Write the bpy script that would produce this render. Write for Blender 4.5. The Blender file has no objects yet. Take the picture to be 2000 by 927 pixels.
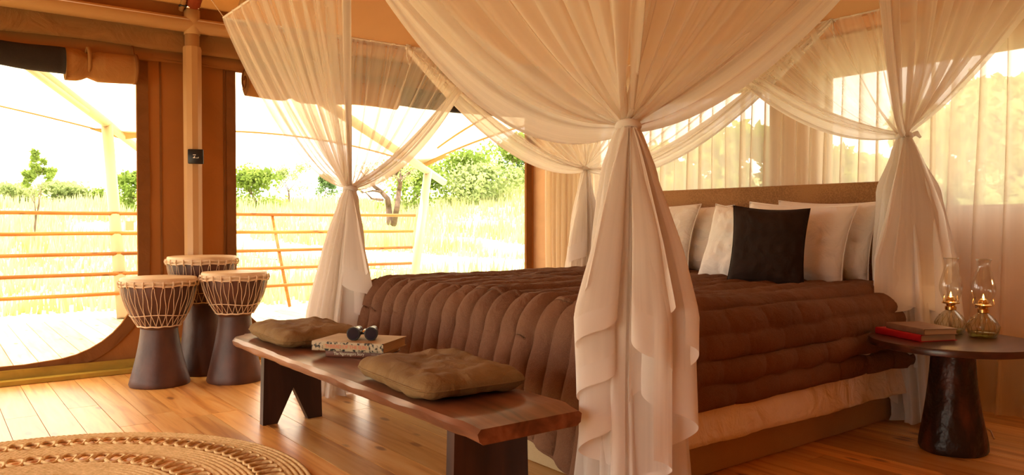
import bpy, bmesh, math, random
from mathutils import Vector, noise, Matrix
R = random.Random(7)
PI = math.pi
C = bpy.context.scene.collection
scene = bpy.context.scene

# ---------------------------------------------------------------- camera
cam = bpy.data.cameras.new('camera'); cam_o = bpy.data.objects.new('camera', cam); C.objects.link(cam_o)
cam.sensor_width = 36; cam.lens = 36 * 1516 / 2000; cam.clip_end = 500
YAW = math.atan2(.797, .605); PITCH = -math.atan(28.5 / 1516)
f = Vector((math.cos(YAW) * math.cos(PITCH), math.sin(YAW) * math.cos(PITCH), math.sin(PITCH)))
cam_o.location = (0, 0, 1.0); cam_o.rotation_euler = f.to_track_quat('-Z', 'Y').to_euler()
scene.camera = cam_o
# ---------------------------------------------------------------- light
w = bpy.data.worlds.new('sky'); scene.world = w; w.use_nodes = True
bg = w.node_tree.nodes['Background']; bg.inputs[0].default_value = (1, .9, .77, 1); bg.inputs[1].default_value = 4.3
sun = bpy.data.lights.new('sun', 'SUN'); sun.energy = 10; sun.color = (1, .84, .6); sun.angle = math.radians(3)
sun_o = bpy.data.objects.new('sun', sun); C.objects.link(sun_o)
sun_o.rotation_euler = Vector((.12, -.5, -1)).to_track_quat('-Z', 'Y').to_euler()
scene.view_settings.view_transform = 'Standard'; scene.view_settings.look = 'None'
scene.view_settings.exposure = 0.37; scene.view_settings.gamma = 1
cy = scene.cycles
cy.max_bounces = 9; cy.diffuse_bounces = 5; cy.transparent_max_bounces = 40; cy.transmission_bounces = 8
cy.sample_clamp_indirect = 8; cy.caustics_reflective = False; cy.caustics_refractive = False

# ---------------------------------------------------------------- materials
def mat(name, col, rough=.7, metal=0, spec=.4):
    m = bpy.data.materials.new(name); m.use_nodes = True
    b = m.node_tree.nodes['Principled BSDF']
    b.inputs['Base Color'].default_value = (*col, 1); b.inputs['Roughness'].default_value = rough
    b.inputs['Metallic'].default_value = metal; b.inputs['Specular IOR Level'].default_value = spec
    return m
def N(m, t, **kw):
    n = m.node_tree.nodes.new(t)
    for k, v in kw.items():
        if k in n.inputs: n.inputs[k].default_value = v
        else: setattr(n, k, v)
    return n
def L(m, a, b): m.node_tree.links.new(a, b)
def ramp(m, fac, stops):
    r = N(m, 'ShaderNodeValToRGB'); e = r.color_ramp.elements
    while len(e) < len(stops): e.new(.5)
    for i, (p, c) in enumerate(stops): e[i].position = p; e[i].color = (*c, 1)
    L(m, fac, r.inputs[0]); return r.outputs[0]
def coords(m, scale=(1, 1, 1), kind='Object'):
    t = N(m, 'ShaderNodeTexCoord'); mp = N(m, 'ShaderNodeMapping'); mp.inputs['Scale'].default_value = scale
    L(m, t.outputs[kind], mp.inputs[0]); return mp.outputs[0]
def noisy(name, c1, c2, scale=(5, 5, 5), rough=.7, bump=.1, bscale=60, bdist=.004, kind='Object', lo=.3, hi=.7, spec=.4, metal=0):
    m = mat(name, c1, rough, metal, spec); b = m.node_tree.nodes['Principled BSDF']
    n = N(m, 'ShaderNodeTexNoise'); n.inputs['Scale'].default_value = 1; n.inputs['Detail'].default_value = 5
    L(m, coords(m, scale, kind), n.inputs['Vector'])
    L(m, ramp(m, n.outputs[0], [(lo, c1), (hi, c2)]), b.inputs['Base Color'])
    if bump:
        n2 = N(m, 'ShaderNodeTexNoise'); n2.inputs['Scale'].default_value = bscale; n2.inputs['Detail'].default_value = 3
        L(m, coords(m, (1, 1, 1), kind), n2.inputs['Vector'])
        bp = N(m, 'ShaderNodeBump'); bp.inputs['Strength'].default_value = bump; bp.inputs['Distance'].default_value = bdist
        L(m, n2.outputs[0], bp.inputs['Height']); L(m, bp.outputs[0], b.inputs['Normal'])
    return m
def weave(name, col, col2, freq=400, bump=.35, rough=.85, kind='Object', wrinkle=0, wscale=6):
    """cloth: two crossed thread waves as fine relief, with slow colour variation"""
    m = mat(name, col, rough, 0, .15); b = m.node_tree.nodes['Principled BSDF']
    co = coords(m, (1, 1, 1), kind)
    n = N(m, 'ShaderNodeTexNoise'); n.inputs['Scale'].default_value = 3; n.inputs['Detail'].default_value = 6; L(m, co, n.inputs['Vector'])
    vo = N(m, 'ShaderNodeTexVoronoi'); vo.inputs['Scale'].default_value = freq; L(m, co, vo.inputs['Vector'])
    mx = N(m, 'ShaderNodeMath', operation='MULTIPLY_ADD'); L(m, vo.outputs['Distance'], mx.inputs[0]); mx.inputs[1].default_value = .35; L(m, n.outputs[0], mx.inputs[2])
    L(m, ramp(m, mx.outputs[0], [(.4, col2), (.85, col)]), b.inputs['Base Color'])
    bp = N(m, 'ShaderNodeBump'); bp.inputs['Strength'].default_value = bump; bp.inputs['Distance'].default_value = .002
    L(m, vo.outputs['Distance'], bp.inputs['Height'])
    last = bp.outputs[0]
    if wrinkle:
        n3 = N(m, 'ShaderNodeTexNoise'); n3.inputs['Scale'].default_value = wscale; n3.inputs['Detail'].default_value = 4; n3.inputs['Distortion'].default_value = .8; L(m, co, n3.inputs['Vector'])
        bp2 = N(m, 'ShaderNodeBump'); bp2.inputs['Strength'].default_value = wrinkle; bp2.inputs['Distance'].default_value = .05
        L(m, n3.outputs[0], bp2.inputs['Height']); L(m, last, bp2.inputs['Normal']); last = bp2.outputs[0]
    L(m, last, b.inputs['Normal'])
    return m
def wood(name, cols, axis='Y', stretch=14, rough=.4, per=True, knots=True, spec=.4, bump=.15):
    m = mat(name, cols[1], rough, 0, spec); b = m.node_tree.nodes['Principled BSDF']
    sc = [stretch] * 3; sc['XYZ'.index(axis)] = 1.0
    t = N(m, 'ShaderNodeTexCoord'); oi = N(m, 'ShaderNodeObjectInfo'); add = N(m, 'ShaderNodeVectorMath', operation='MULTIPLY_ADD')
    cmb = N(m, 'ShaderNodeCombineXYZ'); L(m, oi.outputs['Random'], cmb.inputs[0]); L(m, oi.outputs['Random'], cmb.inputs[1]); L(m, oi.outputs['Random'], cmb.inputs[2])
    L(m, cmb.outputs[0], add.inputs[0]); add.inputs[1].default_value = (31, 47, 13); L(m, t.outputs['Object'], add.inputs[2])
    mp = N(m, 'ShaderNodeMapping'); mp.inputs['Scale'].default_value = sc; L(m, add.outputs[0], mp.inputs[0])
    n = N(m, 'ShaderNodeTexNoise'); n.inputs['Scale'].default_value = 1.6; n.inputs['Detail'].default_value = 7; n.inputs['Distortion'].default_value = .6; L(m, mp.outputs[0], n.inputs['Vector'])
    col = ramp(m, n.outputs[0], [(.28, cols[0]), (.5, cols[1]), (.72, cols[2])])
    if per:
        hs = N(m, 'ShaderNodeHueSaturation'); mr = N(m, 'ShaderNodeMapRange'); mr.inputs[3].default_value = .72; mr.inputs[4].default_value = 1.18
        L(m, oi.outputs['Random'], mr.inputs[0]); L(m, mr.outputs[0], hs.inputs['Value']); L(m, col, hs.inputs['Color']); col = hs.outputs[0]
    if knots:
        sc2 = [8.0] * 3; sc2['XYZ'.index(axis)] = 3.2
        mp2 = N(m, 'ShaderNodeMapping'); mp2.inputs['Scale'].default_value = sc2; L(m, add.outputs[0], mp2.inputs[0])
        vo = N(m, 'ShaderNodeTexVoronoi'); vo.inputs['Scale'].default_value = 1; L(m, mp2.outputs[0], vo.inputs['Vector'])
        k = N(m, 'ShaderNodeMapRange'); k.inputs[1].default_value = .09; k.inputs[2].default_value = .17; k.inputs[3].default_value = .75; k.inputs[4].default_value = 0
        L(m, vo.outputs['Distance'], k.inputs[0]); mix = N(m, 'ShaderNodeMixRGB'); L(m, k.outputs[0], mix.inputs[0]); L(m, col, mix.inputs[1]); mix.inputs[2].default_value = (cols[0][0] * .35, cols[0][1] * .25, cols[0][2] * .2, 1); col = mix.outputs[0]
    L(m, col, b.inputs['Base Color'])
    bp = N(m, 'ShaderNodeBump'); bp.inputs['Strength'].default_value = bump; bp.inputs['Distance'].default_value = .003; L(m, n.outputs[0], bp.inputs['Height']); L(m, bp.outputs[0], b.inputs['Normal'])
    return m
def sheer(name, col, alpha, streak=.25, tl=.5, freq=60, attr=True):
    """thin net or voile: holes let light through, threads scatter it; 'dens' = how gathered the cloth is"""
    m = bpy.data.materials.new(name); m.use_nodes = True; nt = m.node_tree; nt.nodes.clear()
    out = N(m, 'ShaderNodeOutputMaterial'); tr = N(m, 'ShaderNodeBsdfTransparent'); d = N(m, 'ShaderNodeBsdfDiffuse'); t = N(m, 'ShaderNodeBsdfTranslucent')
    d.inputs[0].default_value = (*col, 1); t.inputs[0].default_value = (*col, 1)
    m1 = N(m, 'ShaderNodeMixShader'); m1.inputs[0].default_value = tl; L(m, d.outputs[0], m1.inputs[1]); L(m, t.outputs[0], m1.inputs[2])
    m2 = N(m, 'ShaderNodeMixShader'); L(m, tr.outputs[0], m2.inputs[1]); L(m, m1.outputs[0], m2.inputs[2]); L(m, m2.outputs[0], out.inputs[0])
    uv = N(m, 'ShaderNodeUVMap'); mp = N(m, 'ShaderNodeMapping'); mp.inputs['Scale'].default_value = (freq, .6, 1); L(m, uv.outputs[0], mp.inputs[0])
    n = N(m, 'ShaderNodeTexNoise'); n.inputs['Scale'].default_value = 1; n.inputs['Detail'].default_value = 3; L(m, mp.outputs[0], n.inputs['Vector'])
    s = N(m, 'ShaderNodeMath', operation='MULTIPLY_ADD'); L(m, n.outputs[0], s.inputs[0]); s.inputs[1].default_value = streak * 2; s.inputs[2].default_value = alpha - streak
    last = s.outputs[0]
    if attr:
        a = N(m, 'ShaderNodeAttribute'); a.attribute_name = 'dens'
        s2 = N(m, 'ShaderNodeMath', operation='ADD'); L(m, last, s2.inputs[0]); L(m, a.outputs['Fac'], s2.inputs[1]); last = s2.outputs[0]
    c = N(m, 'ShaderNodeClamp'); c.inputs['Min'].default_value = .03; c.inputs['Max'].default_value = .985; L(m, last, c.inputs[0]); L(m, c.outputs[0], m2.inputs[0])
    return m
def canvas(name, col, tcol, tl=.35, wrinkle=.5, wscale=3, stretch=(1, 1, 1)):
    m = bpy.data.materials.new(name); m.use_nodes = True; nt = m.node_tree; nt.nodes.clear()
    out = N(m, 'ShaderNodeOutputMaterial'); d = N(m, 'ShaderNodeBsdfDiffuse'); t = N(m, 'ShaderNodeBsdfTranslucent')
    m1 = N(m, 'ShaderNodeMixShader'); m1.inputs[0].default_value = tl; L(m, d.outputs[0], m1.inputs[1]); L(m, t.outputs[0], m1.inputs[2]); L(m, m1.outputs[0], out.inputs[0])
    co = coords(m, stretch); n = N(m, 'ShaderNodeTexNoise'); n.inputs['Scale'].default_value = wscale; n.inputs['Detail'].default_value = 5; n.inputs['Distortion'].default_value = 1; L(m, co, n.inputs['Vector'])
    L(m, ramp(m, n.outputs[0], [(.3, tuple(x * .8 for x in col)), (.7, col)]), d.inputs[0])
    L(m, ramp(m, n.outputs[0], [(.3, tuple(x * .75 for x in tcol)), (.7, tcol)]), t.inputs[0])
    bp = N(m, 'ShaderNodeBump'); bp.inputs['Strength'].default_value = wrinkle; bp.inputs['Distance'].default_value = .04; L(m, n.outputs[0], bp.inputs['Height']); L(m, bp.outputs[0], d.inputs['Normal'])
    return m

M = {}
M['floor'] = wood('pine_boards', [(.56, .2, .035), (.84, .42, .11), (.92, .56, .22)], 'Y', 14, .36, spec=1.0, bump=.06)
M['deck'] = wood('deck_boards', [(.55, .42, .28), (.7, .56, .4), (.78, .66, .5)], 'Y', 14, .6)
M['rail'] = wood('rail_pine', [(.3, .09, .012), (.45, .16, .025), (.55, .22, .05)], 'X', 10, .5)
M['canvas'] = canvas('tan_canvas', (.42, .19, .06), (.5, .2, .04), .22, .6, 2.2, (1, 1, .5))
M['canvas_band'] = canvas('brown_canvas_binding', (.27, .115, .04), (.3, .1, .02), .15, .5, 5)
M['canvas_light'] = canvas('khaki_canvas', (.46, .24, .09), (.6, .28, .07), .25, .8, 5)
M['roof'] = canvas('rust_canvas', (.24, .085, .02), (.45, .16, .03), .12, .3, 2)
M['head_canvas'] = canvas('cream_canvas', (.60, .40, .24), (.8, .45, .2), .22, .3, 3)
M['skirt'] = canvas('mustard_canvas', (.62, .42, .08), (.7, .45, .06), .3, .4, 6)
M['sail'] = canvas('cream_sailcloth', (.8, .72, .52), (.85, .76, .56), .6, .1, 1)
M['tan_patch'] = canvas('tan_reinforcement', (.5, .3, .12), (.4, .22, .07), .2, .1, 3)
M['blind'] = weave('black_insect_mesh', (.035, .026, .022), (.02, .015, .013), 300)
M['pole'] = noisy('cream_painted_steel', (.54, .33, .15), (.48, .28, .12), (2, 2, 2), .4, 0)
M['pole_out'] = noisy('pale_painted_steel', (.55, .44, .29), (.5, .38, .22), (2, 2, 2), .4, 0)
M['chrome'] = mat('chrome', (.8, .75, .68), .12, 1)
M['black'] = mat('black_plastic', (.012, .011, .011), .35)
M['white_print'] = mat('white_print', (.75, .72, .68), .6)
M['drum'] = noisy('dark_stained_wood', (.045, .014, .008), (.14, .05, .028), (6, 6, 3), .5, .4, 25, .006, lo=.35, hi=.75, spec=.5)
M['skin'] = noisy('goat_skin', (.62, .42, .24), (.75, .55, .34), (9, 9, 9), .5, .1, 40)
M['rope'] = noisy('pale_rope', (.68, .5, .33), (.8, .64, .46), (40, 40, 40), .8, .3, 300)
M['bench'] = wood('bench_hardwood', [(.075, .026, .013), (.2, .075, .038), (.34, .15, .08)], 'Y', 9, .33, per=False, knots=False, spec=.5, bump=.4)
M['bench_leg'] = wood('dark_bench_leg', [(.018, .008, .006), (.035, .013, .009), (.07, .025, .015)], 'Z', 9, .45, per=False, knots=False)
M['cushion'] = weave('olive_brown_canvas', (.24, .145, .06), (.15, .085, .035), 500, .4, wrinkle=.5, wscale=9)
M['quilt'] = weave('brown_quilt_cloth', (.20, .098, .055), (.125, .058, .032), 260, .6, wrinkle=.35, wscale=14)
M['cotton'] = weave('white_cotton', (.84, .76, .68), (.78, .69, .6), 700, .1, wrinkle=.5, wscale=10)
M['cotton_cool'] = weave('bright_white_cotton', (.88, .82, .76), (.82, .76, .7), 700, .1, wrinkle=.4, wscale=9)
M['black_cotton'] = weave('black_brown_cotton', (.035, .02, .014), (.022, .013, .01), 600, .15, wrinkle=.5, wscale=8)
M['base'] = weave('tan_bed_base_fabric', (.5, .36, .2), (.43, .3, .16), 300, .3)
M['headboard'] = weave('woven_brown_headboard', (.34, .17, .07), (.15, .07, .028), 110, .5)
M['table'] = wood('dark_table_wood', [(.022, .009, .007), (.06, .022, .014), (.13, .045, .025)], 'X', 8, .28, per=False, knots=False, spec=.6)
M['trunk'] = noisy('carved_dark_stump', (.018, .008, .006), (.13, .035, .016), (12, 12, 4), .4, .8, 14, .02, lo=.45, hi=.72)
M['jute'] = noisy('jute_braid', (.62, .42, .18), (.84, .62, .32), (50, 50, 50), .9, .5, 160, .005)
M['brass'] = mat('brass', (.8, .52, .2), .25, 1)
def glass(name, col, rough=.0):
    m = bpy.data.materials.new(name); m.use_nodes = True; nt = m.node_tree; nt.nodes.clear()
    out = N(m, 'ShaderNodeOutputMaterial'); tr = N(m, 'ShaderNodeBsdfTransparent'); g = N(m, 'ShaderNodeBsdfGlossy'); fr0 = N(m, 'ShaderNodeLayerWeight'); fr0.inputs[0].default_value = .25; fr = N(m, 'ShaderNodeMath', operation='MULTIPLY_ADD'); L(m, fr0.outputs['Facing'], fr.inputs[0]); fr.inputs[1].default_value = .8; fr.inputs[2].default_value = .03; mx = N(m, 'ShaderNodeMixShader')
    tr.inputs[0].default_value = (*col, 1); g.inputs[1].default_value = .03; 
    L(m, fr.outputs[0], mx.inputs[0]); L(m, tr.outputs[0], mx.inputs[1]); L(m, g.outputs[0], mx.inputs[2]); L(m, mx.outputs[0], out.inputs[0]); return m
M['glass'] = glass('clear_thin_glass', (.93, .92, .88))
M['font'] = glass('cut_glass', (.86, .85, .75))
M['oil'] = glass('lamp_oil', (.8, .75, .4))
fl = bpy.data.materials.new('flame'); fl.use_nodes = True; fl.node_tree.nodes.clear(); M['flame'] = fl
_o = N(fl, 'ShaderNodeOutputMaterial'); _e = N(fl, 'ShaderNodeEmission'); _e.inputs[0].default_value = (1, .5, .12, 1); _e.inputs[1].default_value = 9; L(fl, _e.outputs[0], _o.inputs[0])
M['net'] = sheer('mosquito_net', (.90, .84, .76), .31, .27, .5, 60)
M['net_soft'] = sheer('mosquito_net_doubled', (.90, .84, .76), .50, .15, .5, 26)
M['net_dense'] = sheer('gathered_net', (.92, .87, .82), .78, .14, .5, 40)
M['net_cloth'] = sheer('net_hem_cotton', (.92, .88, .84), .95, .02, .35, 30)
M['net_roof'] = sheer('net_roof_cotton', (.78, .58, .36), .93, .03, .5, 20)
M['curtain'] = sheer('cream_voile', (.84, .74, .60), .5, .15, .5, 26)
M['screen'] = sheer('window_insect_screen', (.42, .42, .42), .40, .02, .1, 5, attr=False)
M['book_tan'] = noisy('book_cover_tan', (.5, .36, .2), (.4, .28, .15), (12, 12, 12), .6, 0)
M['book_pattern'] = noisy('book_spine_pattern', (.02, .018, .014), (.45, .36, .24), (70, 70, 70), .6, 0, lo=.42, hi=.5)
M['book_brown'] = mat('book_cover_brown', (.17, .055, .028), .5)
M['book_dark'] = mat('book_cover_dark', (.07, .045, .035), .5)
M['pages'] = noisy('book_pages', (.6, .42, .26), (.5, .34, .2), (3, 3, 400), .9, 0)
M['book_red'] = noisy('red_cloth', (.5, .01, .02), (.42, .008, .015), (30, 30, 30), .5, .1, 200)
M['book_taupe'] = noisy('taupe_cloth', (.2, .11, .075), (.26, .15, .1), (20, 20, 20), .6, .1, 200)
M['print_red'] = mat('print_red', (.55, .16, .09), .6)
M['print_cream'] = mat('print_cream', (.75, .6, .42), .6)
M['metal_dark'] = mat('binocular_barrel', (.05, .045, .04), .25, .6)
M['lens'] = mat('lens_glass', (.01, .012, .03), .05)
M['bark'] = noisy('bark', (.09, .055, .035), (.2, .13, .09), (6, 6, 2), .9, .5, 12)
def leafmat(name, c1, c2):
    m = bpy.data.materials.new(name); m.use_nodes = True; nt = m.node_tree; nt.nodes.clear()
    out = N(m, 'ShaderNodeOutputMaterial'); d = N(m, 'ShaderNodeBsdfDiffuse'); t = N(m, 'ShaderNodeBsdfTranslucent'); m1 = N(m, 'ShaderNodeMixShader'); m1.inputs[0].default_value = .4
    n = N(m, 'ShaderNodeTexNoise'); n.inputs['Scale'].default_value = 1.2; n.inputs['Detail'].default_value = 4; L(m, coords(m), n.inputs['Vector']); c = ramp(m, n.outputs[0], [(.35, c1), (.65, c2)])
    L(m, c, d.inputs[0]); L(m, c, t.inputs[0]); L(m, d.outputs[0], m1.inputs[1]); L(m, t.outputs[0], m1.inputs[2]); L(m, m1.outputs[0], out.inputs[0]); return m
M['leaf'] = leafmat('olive_leaves', (.15, .23, .04), (.32, .42, .10))
M['leaf_dark'] = leafmat('dark_leaves', (.09, .16, .06), (.2, .3, .11))
M['leaf_pale'] = leafmat('pale_leaves', (.3, .38, .15), (.45, .52, .24))
M['ground'] = noisy('dry_grass_ground', (.56, .54, .36), (.42, .45, .22), (.35, .35, .35), .95, .3, 3, .1, lo=.4, hi=.75)
M['grass'] = leafmat('tall_grass_blades', (.38, .42, .17), (.58, .57, .34))
M['path'] = noisy('pale_sand', (.68, .6, .48), (.6, .5, .38), (1, 1, 1), .95, 0)

# ---------------------------------------------------------------- geometry helpers
class MB:
    def __init__(s): s.v = []; s.f = []; s.uv = []; s.dens = None
    def add(s, vs, fs):
        o = len(s.v); s.v += [tuple(p) for p in vs]; s.f += [tuple(i + o for i in q) for q in fs]; return s
    def box(s, a, b, rot=0, piv=None, bev=0):
        x0, y0, z0 = a; x1, y1, z1 = b
        if bev:
            bm = bmesh.new(); bmesh.ops.create_cube(bm, size=1)
            for v in bm.verts: v.co = Vector(((x0 + x1) / 2 + v.co.x * (x1 - x0), (y0 + y1) / 2 + v.co.y * (y1 - y0), (z0 + z1) / 2 + v.co.z * (z1 - z0)))
            bmesh.ops.bevel(bm, geom=bm.edges[:], offset=bev, segments=2, affect='EDGES', profile=.5)
            bm.verts.index_update(); vs = [v.co.copy() for v in bm.verts]; fs = [[v.index for v in q.verts] for q in bm.faces]; bm.free()
        else:
            vs = [Vector(p) for p in ((x0, y0, z0), (x1, y0, z0), (x1, y1, z0), (x0, y1, z0), (x0, y0, z1), (x1, y0, z1), (x1, y1, z1), (x0, y1, z1))]
            fs = [(0, 3, 2, 1), (4, 5, 6, 7), (0, 1, 5, 4), (1, 2, 6, 5), (2, 3, 7, 6), (3, 0, 4, 7)]
        if rot:
            pv = Vector(piv or ((x0 + x1) / 2, (y0 + y1) / 2, 0)); rm = Matrix.Rotation(rot, 3, 'Z'); vs = [rm @ (v - pv) + pv for v in vs]
        return s.add(vs, fs)
    def tube(s, pts, r, n=10, caps=True, closed=False, aspect=1):
        pts = [Vector(p) for p in pts]; k = len(pts); rs = r if isinstance(r, (list, tuple)) else [r] * k
        vs = []; fs = []; up = None
        for i, p in enumerate(pts):
            if closed: t = pts[(i + 1) % k] - pts[i - 1]
            else: t = pts[min(i + 1, k - 1)] - pts[max(i - 1, 0)]
            t = t.normalized() if t.length > 1e-9 else Vector((0, 0, 1))
            if up is None: up = Vector((0, 0, 1)) if abs(t.z) < .9 else Vector((1, 0, 0))
            a = t.cross(up).normalized(); b = a.cross(t).normalized(); up = b
            for j in range(n):
                g = 2 * PI * j / n; vs.append(p + a * math.cos(g) * rs[i] + b * math.sin(g) * rs[i] * aspect)
        for i in range(k if closed else k - 1):
            for j in range(n):
                q = (i + 1) % k; fs.append((i * n + j, i * n + (j + 1) % n, q * n + (j + 1) % n, q * n + j))
        if caps and not closed: fs += [tuple(range(n))[::-1], tuple((k - 1) * n + j for j in range(n))]
        return s.add(vs, fs)
    def lathe(s, prof, c=(0, 0, 0), n=32, wob=0, seed=0, capb=True, capt=True):
        vs = []; fs = []
        for i, (r, z) in enumerate(prof):
            for j in range(n):
                g = 2 * PI * j / n; rr = r * (1 + wob * noise.noise(Vector((math.cos(g) * 1.5 + seed, math.sin(g) * 1.5, z * 3 + seed))))
                vs.append((c[0] + rr * math.cos(g), c[1] + rr * math.sin(g), c[2] + z))
        for i in range(len(prof) - 1):
            for j in range(n): fs.append((i * n + j, i * n + (j + 1) % n, (i + 1) * n + (j + 1) % n, (i + 1) * n + j))
        if capb: fs.append(tuple(range(n))[::-1])
        if capt: fs.append(tuple((len(prof) - 1) * n + j for j in range(n)))
        return s.add(vs, fs)
    def grid(s, fn, nu, nv, wrapu=False, dens=None):
        o = len(s.v); base = len(s.v)
        for j in range(nv + 1):
            for i in range(nu + 1): s.v.append(tuple(fn(i / nu, j / nv)))
        if s.dens is None: s.dens = {}; s.uvd = {}
        for j in range(nv + 1):
            for i in range(nu + 1):
                q = base + j * (nu + 1) + i; s.uvd[q] = (i / nu, j / nv)
                if dens: s.dens[q] = dens(i / nu, j / nv)
        for j in range(nv):
            for i in range(nu):
                a = base + j * (nu + 1) + i; s.f.append((a, a + 1, a + nu + 2, a + nu + 1))
        return s
    def build(s, name, m, parent=None, smooth=True, **props):
        me = bpy.data.meshes.new(name); me.from_pydata(s.v, [], s.f); me.materials.append(M[m] if isinstance(m, str) else m)
        if smooth:
            me.polygons.foreach_set('use_smooth', [True] * len(me.polygons))
            if smooth is not True: me.set_sharp_from_angle(angle=math.radians(smooth))
        if s.dens is not None:
            uvl = me.uv_layers.new(name='UVMap'); idx = [0] * len(me.loops); me.loops.foreach_get('vertex_index', idx)
            fl_ = []
            for q in idx: fl_ += s.uvd.get(q, (0, 0))
            uvl.data.foreach_set('uv', fl_)
            at = me.attributes.new('dens', 'FLOAT', 'POINT'); at.data.foreach_set('value', [s.dens.get(q, 0.0) for q in range(len(s.v))])
        me.update()
        o = bpy.data.objects.new(name, me); C.objects.link(o)
        if parent: o.parent = parent
        for k, v in props.items(): o[k] = v
        return o
def thing(name, label, cat, loc=(0, 0, 0), rz=0, group=None):
    o = bpy.data.objects.new(name, None); C.objects.link(o); o.location = loc; o.rotation_euler = (0, 0, rz); o.empty_display_size = .1
    o['label'] = label; o['category'] = cat
    if group: o['group'] = group
    return o
def ray(u, v, d):
    """world point at depth d on a pixel ray (survey helper used while measuring the room)"""
    t = (u - 1000) / 1516
    return Vector((d * (.605 + .797 * t), d * (.797 - .605 * t), 1 - (v - 435) * d / 1516))
def lerp(a, b, t): return a + (b - a) * t
def sst(a, b, x):
    t = max(0, min(1, (x - a) / (b - a))); return t * t * (3 - 2 * t)
def fn3(x, y, z): return noise.noise(Vector((x, y, z)))

# ================================================================ SETTING
XH = 4.62      # head wall
YL = 5.75      # left wall
XF, YR = -2.6, -1.6
# floor boards run along Y
fl_root = bpy.data.objects.new('floor', None); C.objects.link(fl_root); fl_root['kind'] = 'structure'
x = XF; bw = .146; k = 0
while x < XH - .02:
    x1 = min(x + bw, XH); y = YR + R.uniform(-1.9, 0)
    cuts = [YR]; 
    while True:
        y += R.uniform(2.2, 3.4)
        if y > YL - .5: break
        if y > YR + .5: cuts.append(y)
    cuts.append(YL)
    for a, b in zip(cuts, cuts[1:]):
        z = R.uniform(-.0012, 0)
        o = MB().box((-(x1 - x) / 2 + .0014, -(b - a) / 2 + .001, -.022), ((x1 - x) / 2 - .0014, (b - a) / 2 - .001, 0)).build('plank', 'floor', fl_root, smooth=False)
        o.location = ((x + x1) / 2, (a + b) / 2, z)
    x = x1
MB().box((XF, YR, -.06), (XH, YL, -.024)).build('subfloor', 'black', fl_root, smooth=False)
# deck outside
dk = bpy.data.objects.new('deck', None); C.objects.link(dk); dk['kind'] = 'structure'
x = -4.0
while x < 7.4:
    yy = 9.25 if x < 5.6 else 7.6
    o = MB().box((-.076, -(yy - 5.82) / 2, -.03), (.076, (yy - 5.82) / 2, 0)).build('deck_board', 'deck', dk, smooth=False)
    o.location = (x, (yy + 5.82) / 2, -.012 + R.uniform(-.002, 0)); x += .158
MB().box((-4, 5.80, -.3), (5.55, 9.2, -.05)).build('deck_beam', 'deck', dk, smooth=False)

def poly_wall(outer, holes, to3, thick):
    bm = bmesh.new()
    for loop in [outer] + holes:
        vs = [bm.verts.new((p[0], p[1], 0)) for p in loop]
        for i in range(len(vs)): bm.edges.new((vs[i], vs[(i + 1) % len(vs)]))
    bmesh.ops.triangle_fill(bm, edges=bm.edges[:], use_beauty=True, normal=(0, 0, 1))
    r = bmesh.ops.extrude_face_region(bm, geom=bm.faces[:])
    for v in [g for g in r['geom'] if isinstance(g, bmesh.types.BMVert)]: v.co.z = thick
    bm.verts.index_update()
    mb = MB(); mb.add([to3(v.co.x, v.co.y, v.co.z) for v in bm.verts], [[v.index for v in q.verts] for q in bm.faces]); bm.free()
    return mb
def arc(cx, cz, r, a0, a1, n=8, rz=None):
    rz = rz or r
    return [(cx + r * math.cos(lerp(a0, a1, i / n)), cz + rz * math.sin(lerp(a0, a1, i / n))) for i in range(n + 1)]
ZT = 2.45
op1 = [(-1.9, 2.1), (-1.9, .1)] + [(.5, .1)] + arc(.62, .62, .55, -PI / 2, 0, 10, .51)[0:] + [(1.17, 2.1)]
op2 = [(1.82, 2.1)] + arc(2.36, .58, .54, PI, 1.5 * PI, 10, .47) + arc(4.0, .58, .53, -PI / 2, 0, 10, .47) + [(4.53, 2.1)]
to_left = lambda a, b, c: (a, YL + c, b)
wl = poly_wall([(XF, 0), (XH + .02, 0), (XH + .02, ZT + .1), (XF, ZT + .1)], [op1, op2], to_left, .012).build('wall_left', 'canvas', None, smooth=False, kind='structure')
# binding around each opening, folded canvas strip with depth
def ribbon(path, w, closed, name, m, parent, y0=YL - .014, th=.014, side=1):
    n = len(path); inn = []; out = []
    for i, p in enumerate(path):
        a = Vector(path[max(i - 1, 0)]) if not closed else Vector(path[i - 1]); b = Vector(path[min(i + 1, n - 1)]) if not closed else Vector(path[(i + 1) % n])
        t = (b - a).normalized(); nr = Vector((-t.y, t.x)) * side
        ww = w * (1 + .12 * fn3(p[0] * 4, p[1] * 4, 1)); inn.append(Vector(p) - nr * .006); out.append(Vector(p) + nr * ww)
    vs = []; fs = []
    for i in range(n):
        yb = .004 * fn3(path[i][0] * 6, path[i][1] * 6, 5)
        vs += [(inn[i].x, y0 + yb, inn[i].y), (out[i].x, y0 + yb, out[i].y), (out[i].x, y0 + th, out[i].y), (inn[i].x, y0 + th + .014, inn[i].y)]
    for i in range(n - 1 if not closed else n):
        a = i * 4; b = ((i + 1) % n) * 4
        for j in range(4): fs.append((a + j, a + (j + 1) % 4, b + (j + 1) % 4, b + j))
    mb = MB(); mb.add(vs, fs); return mb.build(name, m, parent, smooth=30)
def dens_path(pts, st=.06):
    out = []
    for a, b in zip(pts, pts[1:]):
        a = Vector(a); b = Vector(b); k = max(1, int((b - a).length / st))
        for i in range(k): out.append(tuple(a.lerp(b, i / k)))
    out.append(tuple(pts[-1])); return out
ribbon(dens_path(op1[1:]), .07, False, 'opening_binding', 'canvas_band', wl, side=-1)
ribbon(dens_path(op2), .06, False, 'opening_binding', 'canvas_band', wl, side=-1)
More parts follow.
